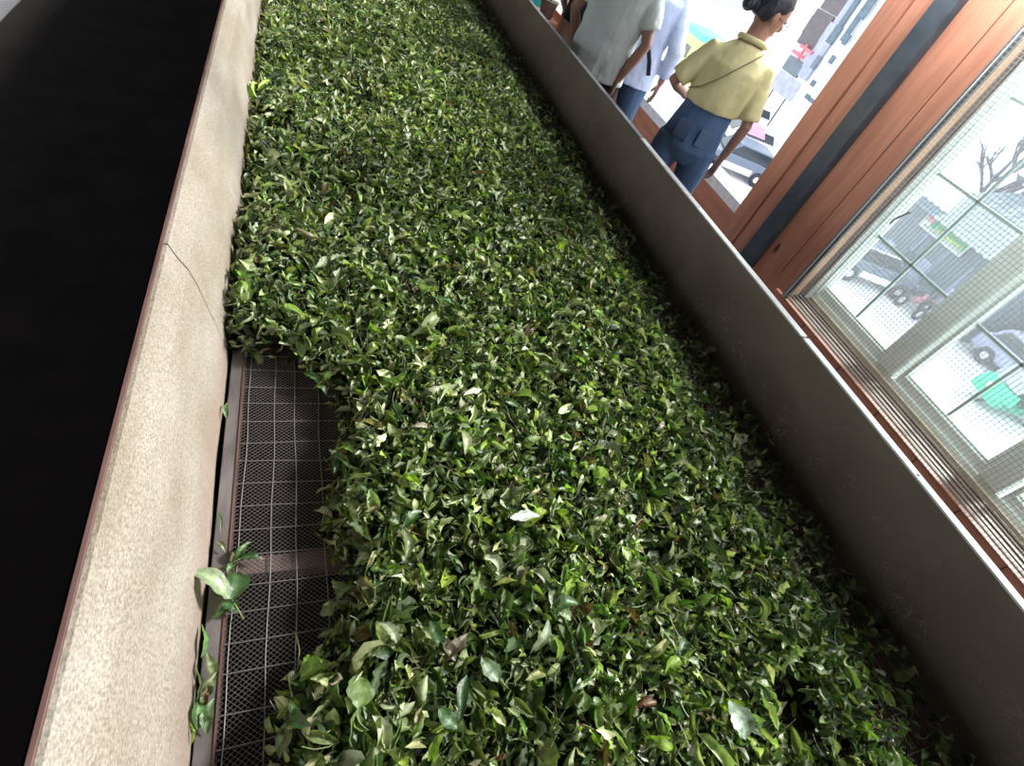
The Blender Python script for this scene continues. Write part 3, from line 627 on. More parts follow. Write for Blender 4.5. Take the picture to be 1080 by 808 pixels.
# louvred shutter + wood panel beyond
lv = MB()
for k in range(18): lv.box(2.95, 2.99, 6.52, 7.05, .66+k*.06, .675+k*.06)
lv.box(2.94, 3.0, 7.05, 7.1, .53, 1.75).box(2.94, 3.0, 6.5, 6.53, .53, 1.75)
tag(lv.build('louvred_shutter', M['white_metal']), 'white louvred shutter standing beyond the farthest timber post', 'shutter')
M['teal'] = mat('teal_sheet', (.02, .52, .50), .5, (.05, .62, .6), 5)
tag(MB().box(2.765, 2.785, 7.12, 9.2, .0, 1.9).build('teal_tarpaulin', M['teal'], bevel=.004), 'turquoise tarpaulin sheet hanging beyond the white louvres', 'tarpaulin')
def potted(x, y, z):
    t = thing('leafy_plant', 'light green leafy plant growing in front of the white louvres', 'plant', (x, y, z)); r = random.Random(4)
    MB().loft([((0, 0, 0), .07, .07), ((0, 0, .16), .10, .10), ((0, 0, .17), .105, .105), ((0, 0, .165), .09, .09)], 16).build('pot', M['rust'], t, smooth=True)
    for k in range(9):
        a = k*2.4; L = r.uniform(.15, .32); st = Vector((0, 0, .15)); e = Vector((math.cos(a)*L*.6, math.sin(a)*L*.6, .15+L))
        MB().tube([st, st.lerp(e, .5)+Vector((0, 0, .03)), e], .004, 6).build('stem', M['stalk'], t, smooth=True)
        lobj(leaf_between(e, e+Vector((math.cos(a)*.11, math.sin(a)*.11, .02)), UP, .07, .12, .3, (.30, .45, .10), .05, k), t)
potted(2.66, 6.62, .45)
tag(MB().box(2.60, 2.80, 6.5, 7.0, .42, .45).box(2.60, 2.64, 6.5, 6.54, 0, .42).box(2.60, 2.64, 6.96, 7.0, 0, .42).box(2.76, 2.80, 6.5, 6.54, 0, .42).box(2.76, 2.80, 6.96, 7.0, 0, .42).build('low_bench', M['orange_wood_y']), 'low orange timber bench carrying the leafy plant', 'bench')
# clerestory posts continue the wall upwards
up = MB()
for y in (-4.5, -2.4, 8.3, 10.4): up.box(2.84, 3.0, y, y+.14, 0, 4.35)
struct(up.build('trim_13', M['orange_wood']))

# ---------------------------------------------------------------- people
def cloth(name, col, col2=None, rough=.85, stretch=(1, 1, .25), bump=.8, bscale=14): return mat(name, col, rough, col2, 10, stretch, bump=bump, bscale=bscale, spec=.2)
M['skin'] = mat('brown_skin', (.38, .20, .14), .5, (.33, .17, .12), 12)
M['skin_dark'] = mat('dark_brown_skin', (.25, .13, .095), .5, (.22, .11, .08), 12)
M['hair'] = mat('black_hair', (.010, .012, .020), .45, (.02, .022, .035), 60, (1, 1, .3), bump=.5, bscale=90)
M['yellow_cloth'] = cloth('pale_yellow_shirt', (.58, .52, .27), (.66, .60, .34))
M['denim'] = cloth('blue_denim', (.055, .10, .19), (.085, .14, .25), bscale=22)
M['denim_edge'] = mat('denim_seam', (.072, .125, .225), .8)
M['grey_tee'] = cloth('grey_white_shirt', (.40, .46, .47), (.48, .54, .55))
M['blue_shirt'] = cloth('pale_blue_shirt', (.46, .55, .80), (.60, .67, .86))
M['black_cloth'] = cloth('black_cloth', (.012, .014, .02), (.02, .022, .03))
M['khaki'] = cloth('khaki_cloth', (.48, .33, .22), (.34, .23, .16))
M['strap'] = mat('dark_strap', (.02, .025, .035), .6)
M['tan_strap'] = mat('olive_strap', (.22, .18, .09), .6)
def remesh(o, v, it=4):
    m = o.modifiers.new('remesh', 'REMESH'); m.mode = 'VOXEL'; m.voxel_size = v; m.use_smooth_shade = True
    s = o.modifiers.new('smooth', 'SMOOTH'); s.iterations = it; s.factor = .5
def hand(b, wrist, d, palm_n, side, s=1., curl=.5):
    """palm and five separate fingers; d = direction of fingers, side = towards thumb"""
    d = Vector(d).normalized(); side = Vector(side); side = (side-d*side.dot(d)).normalized(); n = d.cross(side).normalized()
    if n.dot(Vector(palm_n)) < 0: n = -n
    w = Vector(wrist)
    b.loft([(w-d*.02*s, .024*s, .018*s, side, n), (w+d*.02*s, .033*s, .016*s, side, n), (w+d*.06*s, .041*s, .015*s, side, n), (w+d*.088*s, .040*s, .012*s, side, n)], 12)
    for k, (off, ln) in enumerate(((.030, .070), (.010, .078), (-.011, .072), (-.031, .056))):
        p = w+d*.080*s+side*off*s; pts = [p]; dd = d.copy()
        for j, q in enumerate((.45, .32, .23)):
            dd = (dd+n*curl*(.35+.25*j)).normalized(); pts.append(pts[-1]+dd*ln*q*s)
        b.tube(pts, [.0095*s, .0088*s, .008*s, .0065*s], 8)
    p = w+d*.025*s+side*.026*s; d2 = (d*.7+side*.8+n*.25).normalized(); p2 = p+d2*.035*s; p3 = p2+(d*.95+side*.2+n*.35).normalized()*.032*s; p4 = p3+(d+n*.4).normalized()*.024*s
    b.tube([p, p2, p3, p4], [.013*s, .0115*s, .0105*s, .008*s], 8)
def person(label, loc, rz, h, skin, shirt, trousers, arms, head_yaw=0, head_tilt=0, hem=.50, loose=1., sleeve=.5, hair='short', build_=1., lean=(0, 0), knees=None, sleeve_loose=1.):
    """standing figure, local +y forward, +x its right side... arms: dict side-> (elbow, wrist, hand_dir, thumb_side)"""
    t = thing('person', label, 'person', loc, rz)
    lx, ly = lean
    def sp(z): k = max(0, (z/h-.5)/.5); return Vector((lx*k, ly*k, z))   # spine with lean
    b = MB(); B = build_
    shw = .104*h*min(B, 1)**.5
    b.loft([(sp(.455*h), .075*h*B, .055*h*B), (sp(.50*h), .100*h*B, .070*h*B), (sp(.55*h), .095*h*B, .068*h*B), (sp(.62*h), .078*h*B, .058*h*B), (sp(.70*h), .085*h*B, .064*h*B), (sp(.77*h), .092*h*B, .060*h*B), (sp(.812*h), .066*h*B, .042*h*B), (sp(.835*h), .05*h, .036*h)], 20)
    b.tube([sp(.80*h), sp(.85*h)+Vector((0, .005, 0)), sp(.89*h)+Vector((0, .012, 0))], [.04*h, .034*h, .034*h], 14)
    # head: stacked outline with chin, nose, ears
    hc = sp(.93*h)+Vector((0, .015, 0)); hm = Matrix.Translation(hc) @ Euler((head_tilt, 0, head_yaw)).to_matrix().to_4x4(); hb = MB()
    s = h/1.66; hr = [(-.115, .018, .022, .045), (-.10, .042, .045, .030), (-.07, .056, .066, .018), (-.03, .066, .084, .006), (.01, .072, .092, 0), (.05, .072, .092, -.004), (.085, .058, .074, -.006), (.108, .033, .044, -.006), (.118, .008, .010, -.006)]
    vs = [(Vector((0, q[3]*s, q[0]*s)), q[1]*s, q[2]*s) for q in hr]; hb.loft(vs, 20)
    hb.ball((0, .098*s, -.020*s), (.012*s, .018*s, .022*s)); hb.ball((0, .083*s, -.062*s), (.022*s, .012*s, .010*s)); hb.ball((0, .082*s, .012*s), (.05*s, .012*s, .010*s))
    for e in (-1, 1): hb.ball((e*.074*s, -.004*s, -.012*s), (.010*s, .018*s, .030*s)); 
    b.add([hm @ Vector(v) for v in hb.v], hb.f)
    # legs
    kn = knees or {}
    for e in (-1, 1):
        hip = Vector((e*.052*h, 0, .49*h)); knee = Vector((e*.073*h, .012, .28*h)); ank = Vector((e*.082*h, -.015, .045*h))
        if e in kn: knee, ank = Vector(kn[e][0]), Vector(kn[e][1])
        b.tube([hip, hip.lerp(knee, .5), knee, knee.lerp(ank, .35)+Vector((0, -.012, 0)), ank], [.056*h*B, .047*h*B, .033*h, .033*h, .022*h], 14)
        b.loft([(ank+Vector((0, -.01, .01)), .035*s, .04*s), (Vector((ank.x, ank.y+.02, .03)), .042*s, .085*s), (Vector((ank.x, ank.y+.05, .006)), .044*s, .12*s)], 14)
    # arms
    for e, (el, wr, hd, ts) in arms.items():
        sh = sp(.783*h)+Vector((e*(shw-.024), 0, 0)); el, wr = Vector(el), Vector(wr)
        b.tube([sh-Vector((e*.03, 0, 0)), sh, sh.lerp(el, .5), el, el.lerp(wr, .35), wr], [.022*h*B, .026*h*B, .026*h*B, .021*h*B, .021*h*B, .0145*h], 12)
        hand(b, wr+(wr-el).normalized()*.012, hd, (-e*.8, .5, 0), ts, s*.98)
    o = b.build('body', skin, t, smooth=True); remesh(o, .0052, 5)
    # shoes
    for e in (-1, 1):
        ank = Vector((e*.082*h, -.015, .045*h))
        if e in kn: ank = Vector(kn[e][1])
        MB().loft([(Vector((ank.x, ank.y-.0, .07)), .04*s, .05*s), (Vector((ank.x, ank.y+.025, .045)), .05*s, .10*s), (Vector((ank.x, ank.y+.05, .02)), .053*s, .135*s), (Vector((ank.x, ank.y+.05, .0)), .052*s, .135*s)], 18).build('shoe', M['black_cloth'], t, smooth=True)
    # trousers
    tb = MB(); J = 1.05
    tb.loft([(sp(.45*h), .070*h*J*B, .060*h*J*B), (sp(.50*h), .112*h*B*J, .082*h*J*B), (sp(.56*h), .104*h*B*J, .076*h*J*B), (sp(.645*h), .090*h*B*J, .064*h*J*B)], 24)
    for e in (-1, 1):
        hip = Vector((e*.054*h, -.004, .50*h)); knee = Vector((e*.074*h, .010, .28*h)); ank = Vector((e*.082*h, -.015, .06*h))
        if e in kn: knee, ank = Vector(kn[e][0]), Vector(kn[e][1])+Vector((0, 0, .02))
        tb.tube([hip+Vector((0, 0, .02)), hip.lerp(knee, .25), hip.lerp(knee, .6), knee, knee.lerp(ank, .5), ank], [.060*h*B*J, .060*h*B*J, .050*h*B*J, .042*h*J, .038*h*J, .036*h*J], 18)
    o = tb.build('trousers', trousers, t, smooth=True); remesh(o, .009, 5)
    # shirt
    sb = MB(); K = loose
    zs = [hem, .55, .60, .66, .72, .77, .805, .828, .84]
    def wd(z): return np.interp(z, [.45, .55, .62, .70, .77, .81, .84], [.112, .106, .097, .103, .110, .092, .046])
    def dp(z): return np.interp(z, [.45, .55, .62, .70, .77, .81, .84], [.086, .080, .072, .078, .078, .062, .042])
    rg = [(sp(z*h), float(wd(z))*h*B*(K if z < .78 else 1), float(dp(z))*h*B*(K if z < .78 else 1)) for z in zs if z >= hem]
    sb.loft(rg, 26)
    for e, (el, wr, hd, ts) in arms.items():
        sh = sp(.788*h)+Vector((e*(shw-.018), 0, 0)); el, wr = Vector(el), Vector(wr); q = sleeve_loose
        if sleeve <= 1: end = sh.lerp(el, sleeve); pts = [sh-Vector((e*.05, 0, .01)), sh, sh.lerp(end, .5), end]; rr = [.032*h, .034*h, .033*h*q, .032*h*q]
        else: end = el.lerp(wr, sleeve-1); pts = [sh-Vector((e*.05, 0, .01)), sh, sh.lerp(el, .5), el, end]; rr = [.032*h, .034*h, .031*h*q, .029*h*q, .025*h*q]
        sb.tube(pts, rr, 16)
    o = sb.build('shirt', shirt, t, smooth=True); remesh(o, .008, 6)
    tx = bpy.data.textures.get('folds') or bpy.data.textures.new('folds', 'CLOUDS'); tx.noise_scale = .09
    dm = o.modifiers.new('folds', 'DISPLACE'); dm.texture = tx; dm.strength = .016; dm.mid_level = .5
    # hair
    hb = MB()
    hb.loft([(Vector((0, -.045*s, -.055*s)), .058*s, .050*s), (Vector((0, -.030*s, -.01*s)), .077*s, .072*s), (Vector((0, -.014*s, .03*s)), .080*s, .090*s), (Vector((0, -.008*s, .07*s)), .074*s, .090*s), (Vector((0, -.006*s, .105*s)), .052*s, .066*s), (Vector((0, -.006*s, .130*s)), .016*s, .02*s)], 22)
    if hair == 'bun': hb.ball((0, -.132*s, -.035*s), (.044*s, .036*s, .042*s)); hb.ball((0, -.10*s, -.03*s), (.03*s, .03*s, .03*s)); hb.ball((.02, -.15*s, -.05*s), (.022*s, .022*s, .022*s))
    hh_ = MB(); hh_.add([hm @ Vector(v) for v in hb.v], hb.f); o = hh_.build('hair', M['hair'], t, smooth=True); remesh(o, .006, 3)
    return t, hm, sp, s, (wd, dp)
def back_y(wd, dp, h, B, K, x, z, lean_y=0):
    a = float(wd(z/h))*h*B*K; b_ = float(dp(z/h))*h*B*K; return -b_*math.sqrt(max(0.05, 1-(x/a)**2))
# woman in yellow
yaw = math.atan2(-.56, .83)    # turns local +y to the outward direction
def face(dx, dy): return math.atan2(-dx, dy)
hW = 1.67
t, hm, sp, s, (wd, dp) = person('person in a pale yellow shirt and blue jeans, hair in a bun', (2.213, 2.738, 0), face(.56, .83), hW, M['skin'], M['yellow_cloth'], M['denim'],
    {1: ((.245, -.01, 1.06), (.235, .06, .845), (-.05, .18, -.95), (-.3, 1, 0)), -1: ((-.245, .0, 1.10), (-.14, .20, 1.03), (.8, .6, .1), (0, .3, 1))},
    head_yaw=-1.15, head_tilt=-.28, hem=.635, loose=1.08, sleeve=.88, hair='bun', lean=(.05, .03), sleeve_loose=1.1, build_=.90)
cz = [(.10, 1.41), (.06, 1.37), (.0, 1.30), (-.06, 1.22), (-.12, 1.15), (-.17, 1.11)]
MB().tube([(x+sp(z).x, back_y(wd, dp, hW, .90, 1.10, x, z)-.013+sp(z).y, z) for x, z in cz], [(.006, .003)]*len(cz), 8).build('bag_strap', M['tan_strap'], t, smooth=True)
MB().tube([sp(1.40)+Vector((.075*math.cos(a), .062*math.sin(a)+.005, .016-.010*math.sin(a))) for a in np.linspace(0, 2*PI, 25)], .015, 8).build('collar', M['yellow_cloth'], t, smooth=True)
for e in (-1, 1):
    MB().box(-.045, .045, -.003, .006, -.05, .05, Matrix.Translation((e*.068, -.113, .93)) @ Matrix.Rotation(e*.34, 4, 'Z')).build('back_pocket', M['denim_edge'], t, bevel=.003)
MB().loft([(sp(1.045), .142, .102), (sp(1.075), .142, .101)], 26).build('waistband', M['denim_edge'], t, smooth=True)
gl = MB()
for e in (-1, 1): gl.torus((e*.032*s, .100*s, .0), .022*s, .0016, 'y', 18, 6, hm); gl.tube([hm @ Vector((e*.055*s, .096*s, .004)), hm @ Vector((e*.078*s, .0, .0))], .0015, 6)
gl.build('glasses', M['strap'], t, smooth=True)
# man in loose grey-white shirt
t, hm, sp, s, (wd, dp) = person('person in a loose grey-white short-sleeved shirt, back turned, beside the trough edge', (1.94, 3.68, 0), face(.62, .78), 1.74, M['skin_dark'], M['grey_tee'], M['black_cloth'],
    {1: ((.262, -.04, 1.10), (.19, -.08, .86), (-.15, .1, -.9), (-.4, .7, 0)), -1: ((-.27, -.01, 1.10), (-.22, .12, .90), (.1, .4, -.8), (.4, .6, 0))},
    hem=.465, loose=1.15, sleeve=.72, sleeve_loose=1.35, build_=1.0)
# man in pale blue shirt with dark strap
t, hm, sp, s, (wd, dp) = person('person in a pale blue long-sleeved shirt with a dark shoulder strap', (2.30, 3.88, 0), face(.75, .66), 1.72, M['skin'], M['blue_shirt'], M['denim'],
    {1: ((.27, -.0, 1.09), (.25, .08, .86), (-.1, .25, -.9), (-.3, .8, 0)), -1: ((-.26, .02, 1.09), (-.16, .22, 1.0), (.6, .6, 0), (0, .4, 1))},
    hem=.46, loose=1.15, sleeve=1.75, sleeve_loose=1.2, build_=.98)
cz = [(-.14, 1.42), (-.06, 1.32), (.03, 1.2), (.10, 1.08), (.16, .98), (.19, .90)]
MB().tube([(x, back_y(wd, dp, 1.72, .98, 1.17, x, z)-.016, z) for x, z in cz], [(.016, .004)]*len(cz), 8).build('bag_strap', M['strap'], t, smooth=True)
# figure half hidden at the far post
person('person in a dark shirt and khaki trousers half hidden beside the dark steel post', (2.16, 4.52, 0), face(.5, .86), 1.70, M['skin_dark'], M['black_cloth'], M['khaki'],
    {1: ((.26, -.02, 1.08), (.24, .05, .84), (-.1, .25, -.9), (-.3, .8, 0)), -1: ((-.26, -.02, 1.06), (-.2, .15, .9), (.1, .5, -.7), (.4, .6, 0))}, hem=.52, loose=1.08, sleeve=.6)

# ---------------------------------------------------------------- outside, street 5.8 m below the floor
GZ = -5.8
struct(MB().box(3.08, 90, -60, 110, GZ-.2, GZ).build('ground', M['pavement']))
def paint(n, c, rough=.5): return mat(n, c, rough, tuple(min(1, x*.8) for x in c), 3)
M['shop_dark'] = paint('dark_shop_front', (.15, .18, .22)); M['roof_blue'] = mat('corrugated_roof', (.13, .18, .22), .7, (.09, .13, .17), 4)
M['lilac'] = paint('lilac_grey', (.36, .38, .55)); M['brown_win'] = paint('brown_grille', (.12, .10, .11)); M['red'] = paint('red_paint', (.75, .15, .2)); M['sign_green'] = paint('sign_green', (.0, .30, .17))
M['sign_pale'] = paint('sign_pale', (.75, .8, .72)); M['yellow'] = paint('yellow_paint', (.80, .78, .12)); M['tuk_green'] = paint('green_car_paint', (.0, .50, .28), .3); M['tyre'] = mat('tyre', (.03, .03, .035), .8)
M['car_dark'] = mat('dark_car_paint', (.12, .15, .20), .25); M['car_white'] = mat('white_car_paint', (.8, .8, .8), .3); M['car_glass'] = mat('dark_glass', (.03, .04, .05), .08); M['pink'] = paint('pink_cloth', (.55, .33, .6)); M['orange'] = paint('orange_cloth', (.8, .3, .15)); M['trunk'] = mat('tree_bark', (.10, .09, .13), .9)
# row of shops opposite (front at x = 24.6)
def building(label, x0, y0, y1, z1, m, depth=6, roofm=None):
    t = thing('shop_building', label, 'building'); MB().box(x0, x0+depth, y0, y1, GZ, z1).build('wall', m, t)
    if roofm:
        r_ = MB(); n = int((y1-y0)/.35)
        for k in range(n): y = y0+k*(y1-y0)/n; r_.add([(x0-1.1, y, z1-.05), (x0+depth, y, z1+1.3), (x0+depth, y+.17, z1+1.38), (x0-1.1, y+.17, z1+.03), (x0-1.1, y+.34, z1-.05), (x0+depth, y+.34, z1+1.3)], [(0, 1, 2, 3), (3, 2, 5, 4)])
        r_.build('roof', roofm, t, fix=False)
    return t
b1 = building('dark fronted shop with corrugated roof opposite, under the green sign', 25.0, 9.6, 15.6, -2.9, M['shop_dark'], 6, M['roof_blue'])
MB().box(24.9, 25.0, 13.9, 15.5, -2.75, -1.75).build('white_panel', M['white_wall'], b1)
for y in (10.2, 11.4, 12.6, 13.8): MB().box(24.93, 25.0, y, y+.07, GZ, -3.6).build('door_post', M['lilac'], b1)
for k in range(6): MB().box(24.93, 25.0, 10+k*.9, 10.5+k*.9, -5.6, -4.4-.15*(k % 3)).build('display_panel', M['lilac'] if k % 2 else M['roof_blue'], b1)
b2 = building('low lilac grey building opposite with ribbed shutter, past the green sign', 27.5, -6, 9.3, -2.6, M['lilac'], 6, M['roof_blue'])
for k in range(22): MB().box(27.42, 27.5, -5+k*.62, -4.85+k*.62, GZ, -2.9).build('shutter_rib', M['shop_dark'], b2)
for k in range(4): MB().box(27.40, 27.5, -3+k*3.1, -1.4+k*3.1, -4.6, -3.1).build('window', M['shop_dark'], b2)
# signboard
sg = thing('shop_sign', 'green and white shop sign board with yellow writing over the dark shop front', 'sign')
MB().box(24.80, 24.88, 12.14, 14.38, -3.60, -2.83).build('board', M['sign_pale'], sg)
MB().box(24.785, 24.80, 12.18, 13.98, -3.40, -2.85).build('green_band', M['sign_green'], sg)
lt = MB(); r = random.Random(9)
for row, (za, zb, n) in enumerate(((-3.12, -2.95, 10), (-3.36, -3.24, 12))):
    for k in range(n):
        y = 13.65-k*(1.4/n); zz = r.uniform(za, zb)
        lt.tube([(24.775, y, za), (24.775, y-.03, zb), (24.775, y-.07, zz), (24.775, y-.09, za)], .024, 5)
lt.build('lettering', M['yellow'], sg)
l2 = MB()
for k in range(16): y = 14.2-k*.125; l2.tube([(24.78, y, -3.52), (24.78, y-.03, -3.44), (24.78, y-.07, -3.52)], .012, 5)
l2.build('lettering', M['roof_blue'], sg)
l3 = MB()
for k in range(5): y = 14.3-k*.09; l3.tube([(24.78, y, -3.3), (24.78, y-.02, -2.98), (24.78, y-.05, -3.15)], .02, 5)
l3.build('emblem', M['red'], sg)
# white multi-storey building seen through the open bay
b3X = 28.5
b3 = thing('white_building', 'tall white building with brown grilles and blue louvres opposite the open bay', 'building')
MB().box(28.5, 35, 22, 34, GZ, 6).build('wall', M['white_wall'], b3)
_fo = [0]
def facade(px, py, dy, dz, m, name, X=28.5):
    _fo[0] += .012; X = X-_fo[0]
    p = onx(px, py, X); return MB().box(X-.08, X+.02, p.y-dy/2, p.y+dy/2, p.z-dz/2, p.z+dz/2).build(name, m, b3)
for (px, py, dy, dz, m, nm) in ((882, 3, 1.7, 1.0, 'brown_win', 'window_grille'), (868, 20, 1.6, .62, 'brown_win', 'window_grille'), (861.5, 31, 1.8, .95, 'brown_win', 'window_grille'), (854, 43, 1.7, .72, 'brown_win', 'window_grille'), (837, 70, 1.5, .8, 'shop_dark', 'window_grille'),
        (893, 13, .7, 3.0, 'lilac', 'louvre_panel'), (897, 12, .35, 3.1, 'roof_blue', 'louvre_panel'), (875, 36, .8, 1.0, 'lilac', 'louvre_panel'), (880, 37, .5, .9, 'roof_blue', 'louvre_panel'), (867, 50, .9, .6, 'lilac', 'louvre_panel'), (857, 64, .9, .9, 'lilac', 'louvre_panel'), (850, 76, .8, .7, 'lilac', 'louvre_panel'), (861, 66, .35, .7, 'shop_dark', 'louvre_panel')):
    facade(px, py, dy, dz, M[m], nm)
for (px, py, dy, dz) in ((842, 57, 1.1, .18), (851, 52, 1.2, .15), (847, 55, .15, .8)): facade(px, py, dy, dz, M['red'], 'red_fitting', 28.42)
for (px, py, dy, dz) in ((900, 27, .35, 1.6), (917, 5, .5, 1.3), (893, 42, .3, .5), (878, 63, .3, .4), (858, 88, .3, .3), (852, 102, .35, .25), (856, 106, .35, .2)):
    facade(px, py, dy, dz, M['roof_blue'], 'small_pane', 28.44)
M['white_frame'] = M['white_wall']
# notice board on two posts
nb = thing('notice_board', 'lilac grey board on two thin posts in front of the white building', 'board')
p = onx(832, 90, 24.5); MB().box(24.4, 24.5, 24.5, 26.45, -2.95, -2.05).build('board', M['lilac'], nb)
for y in (24.9, 26.1): MB().tube([(24.45, y, GZ), (24.45, y, -2.5)], .035, 8).build('post', M['tyre'], nb)
# yellow and turquoise kiosk
ki = thing('kiosk', 'yellow kiosk with turquoise roof edge between the pale blue shirt and the yellow shirt', 'kiosk')
MB().box(24.5, 26.5, 34.2, 36.8, GZ, -3.3).build('body', M['yellow'], ki); MB().box(24.2, 26.7, 34.0, 37.0, -3.3, -2.9).build('roof_edge', M['teal'], ki, bevel=.03)
MB().box(24.45, 24.5, 35.0, 35.7, -4.6, -3.9).build('hatch', M['tyre'], ki)
aw = thing('awning', 'pale lilac awning on thin struts above the yellow kiosk', 'awning')
MB().add([(25.5, 36.9, -1.5), (28.3, 36.9, -.8), (28.3, 41, -.8), (25.5, 41, -1.5), (25.5, 36.9, -1.58), (28.3, 36.9, -.88), (28.3, 41, -.88), (25.5, 41, -1.58)], [(0, 1, 2, 3), (7, 6, 5, 4), (0, 4, 5, 1), (1, 5, 6, 2), (2, 6, 7, 3), (3, 7, 4, 0)]).build('sheet', M['lilac'], aw)
for y in (37.1, 39, 40.8): MB().tube([(25.6, y, GZ), (25.6, y, -1.55)], .04, 8).build('strut', M['lilac'], aw)
# vehicles
def wheel(t, x, y, r, mtx, w=.2):
    q = MB(); q.torus((x, y, r), r*.74, r*.27, 'y', 26, 10, mtx); o = q.build('wheel', M['tyre'], t, smooth=True)
    q = MB(); q.torus((x, y, r), r*.36, r*.10, 'y', 20, 8, mtx)
    for k in range(6):
        a = k*PI/3; q.tube([mtx @ Vector((x, y, r)), mtx @ Vector((x+math.cos(a)*r*.4, y, r+math.sin(a)*r*.4))], .03, 6)
    h = q.build('hub', M['white_metal'], o, smooth=True)
def car(label, loc, rz, paintm, L=3.9, Wd=1.6, low=None, name='car'):
    t = thing(name, label, 'car', loc, rz); I = Matrix.Identity(4); a = L/2
    MB().extrude([(-a, .35), (-a, .85), (-a+.15, .95), (-a*.45, 1.0), (a*.35, 1.0), (a-.2, .85), (a, .7), (a, .35)], -Wd/2, Wd/2, 'y').build('body', paintm, t, bevel=.06, smooth=False)
    MB().extrude([(-a+.25, .98), (-a+.55, 1.5), (a*.15, 1.52), (a*.45, 1.0)], -Wd/2+.08, Wd/2-.08, 'y').build('cabin', paintm, t, bevel=.06)
    for e in (-1, 1): MB().extrude([(-a+.42, 1.03), (-a+.66, 1.43), (a*.12, 1.45), (a*.36, 1.03)], e*(Wd/2-.085)-.012, e*(Wd/2-.085)+.012, 'y').build('side_window', M['car_glass'], t)
    for s_ in ((a*.17, 1.47, a*.47, 1.03), (-a+.52, 1.47, -a+.24, 1.03)):
        x1_, z1_, x2_, z2_ = s_; MB().extrude([(x1_, z1_), (x1_+.02, z1_), (x2_+.02, z2_), (x2_, z2_)], -Wd/2+.16, Wd/2-.16, 'y').build('windscreen', M['car_glass'], t)
    if low: MB().box(-a*.42, a*.42, -Wd/2-.015, Wd/2+.015, .33, .62).build('lower_panel', low, t, bevel=.03)
    for x in (-a*.62, a*.62):
        for e in (-1, 1): wheel(t, x, e*(Wd/2+.02), .33, I)
    MB().box(a-.03, a+.04, -Wd/2+.1, Wd/2-.1, .38, .55).build('bumper', M['white_metal'], t, bevel=.02)
    for e in (-1, 1): MB().ball((a-.03, e*.55, .72), (.05, .12, .08)).build('headlamp', M['white_metal'], t, smooth=True)
    return t
dirx = math.atan2(-.35, 1)
car('dark car with pale lower panels on the street, parked in front of the dark shop', (22.3, 12.55+.55, GZ), dirx, M['car_dark'], low=M['car_white'])
car('dark and white car parked below the open bay, near the hand of the yellow-shirted person', (19.9, 20.9, GZ), -.35+PI, M['car_dark'], low=M['car_white'])
car('white car with dark windscreen parked by the notice board', (25.6, 28.6, GZ), PI-.2, M['car_white'])
car('white car under pink and orange cloths, between the other parked cars', (22.6, 24.2, GZ), PI-.4, M['car_white'])
tag(MB().add([(22.0, 23.6, GZ+1.56), (22.9, 23.3, GZ+1.56), (23.1, 24.4, GZ+1.58), (22.2, 24.7, GZ+1.58), (21.7, 23.2, GZ+1.2), (22.9, 22.9, GZ+1.2)], [(0, 1, 2, 3), (0, 4, 5, 1)]).build('pink_cloth', M['pink'], bevel=.0), 'pink cloth spread over the roof of a white parked car', 'cloth')
bpy.data.objects['pink_cloth'].modifiers.new('thick', 'SOLIDIFY').thickness = .02
M['pinkish'] = paint('dull_red_paint', (.50, .22, .25))
def motorbike(label, loc, rz, m):
    t = thing('motorbike', label, 'motorbike', loc, rz); I = Matrix.Identity(4)
    for x in (-.62, .62): wheel(t, x, 0, .29, I)
    MB().tube([(.62, 0, .29), (.48, 0, .75), (.42, 0, .98)], .03, 8).tube([(-.62, 0, .29), (-.1, 0, .35), (.3, 0, .45), (.46, 0, .8)], .035, 8).build('frame', M['dark_grey'], t, smooth=True)
    MB().loft([((-.1, 0, .35), .22, .13), ((0, 0, .5), .30, .15), ((.1, 0, .66), .22, .12), ((.18, 0, .8), .1, .08)], 16).build('body_panel', m, t, smooth=True)
    MB().loft([((-.3, 0, .72), .34, .11), ((-.3, 0, .80), .34, .12), ((-.3, 0, .84), .25, .09)], 16).build('seat', M['tyre'], t, smooth=True)
    MB().tube([(.38, -.32, 1.02), (.42, -.1, 1.0), (.42, .1, 1.0), (.38, .32, 1.02)], .018, 8).build('handlebar', M['dark_grey'], t, smooth=True)
    MB().extrude([(.42, .62), (.95, .55), (.95, .6), (.5, .68)], -.06, .06, 'y').build('mudguard', m, t, bevel=.01)
motorbike('red motorbike parked in front of the dark shop, nearest the dark car', (23.6, 11.35, GZ), -.25, M['pinkish'])
motorbike('white motorbike parked between the red motorbike and the window mullion', (23.8, 10.55, GZ), -.2, M['car_white'])
motorbike('dark motorbike parked beyond the white motorbike, closest to the lilac van', (23.9, 9.75, GZ), -.2, M['car_dark'])
def tuk(label, loc, rz):
    t = thing('auto_rickshaw', label, 'auto rickshaw', loc, rz); I = Matrix.Identity(4)
    MB().extrude([(-1.25, .35), (-1.3, 1.0), (-.5, 1.05), (-.45, .45), (.35, .42), (.55, .95), (.95, .95), (1.2, .6), (1.15, .3)], -.6, .6, 'y').build('body', M['tuk_green'], t, bevel=.06)
    MB().extrude([(-1.3, 1.0), (-1.15, 1.68), (.4, 1.72), (.85, 1.0), (.8, 1.0), (.36, 1.64), (-1.08, 1.6), (-1.2, 1.0)], -.58, .58, 'y').build('canopy', M['lilac'], t, bevel=.02)
    MB().box(-.75, -.25, -.52, .52, .55, .75).build('seat', M['tyre'], t, bevel=.04)
    MB().extrude([(.40, 1.6), (.44, 1.6), (.82, 1.0), (.78, 1.0)], -.5, .5, 'y').build('windscreen', M['car_glass'], t)
    wheel(t, .95, 0, .24, I); wheel(t, -.85, .55, .24, I); wheel(t, -.85, -.55, .24, I)
    MB().ball((1.2, 0, .75), (.06, .1, .1)).build('headlamp', M['white_metal'], t, smooth=True)
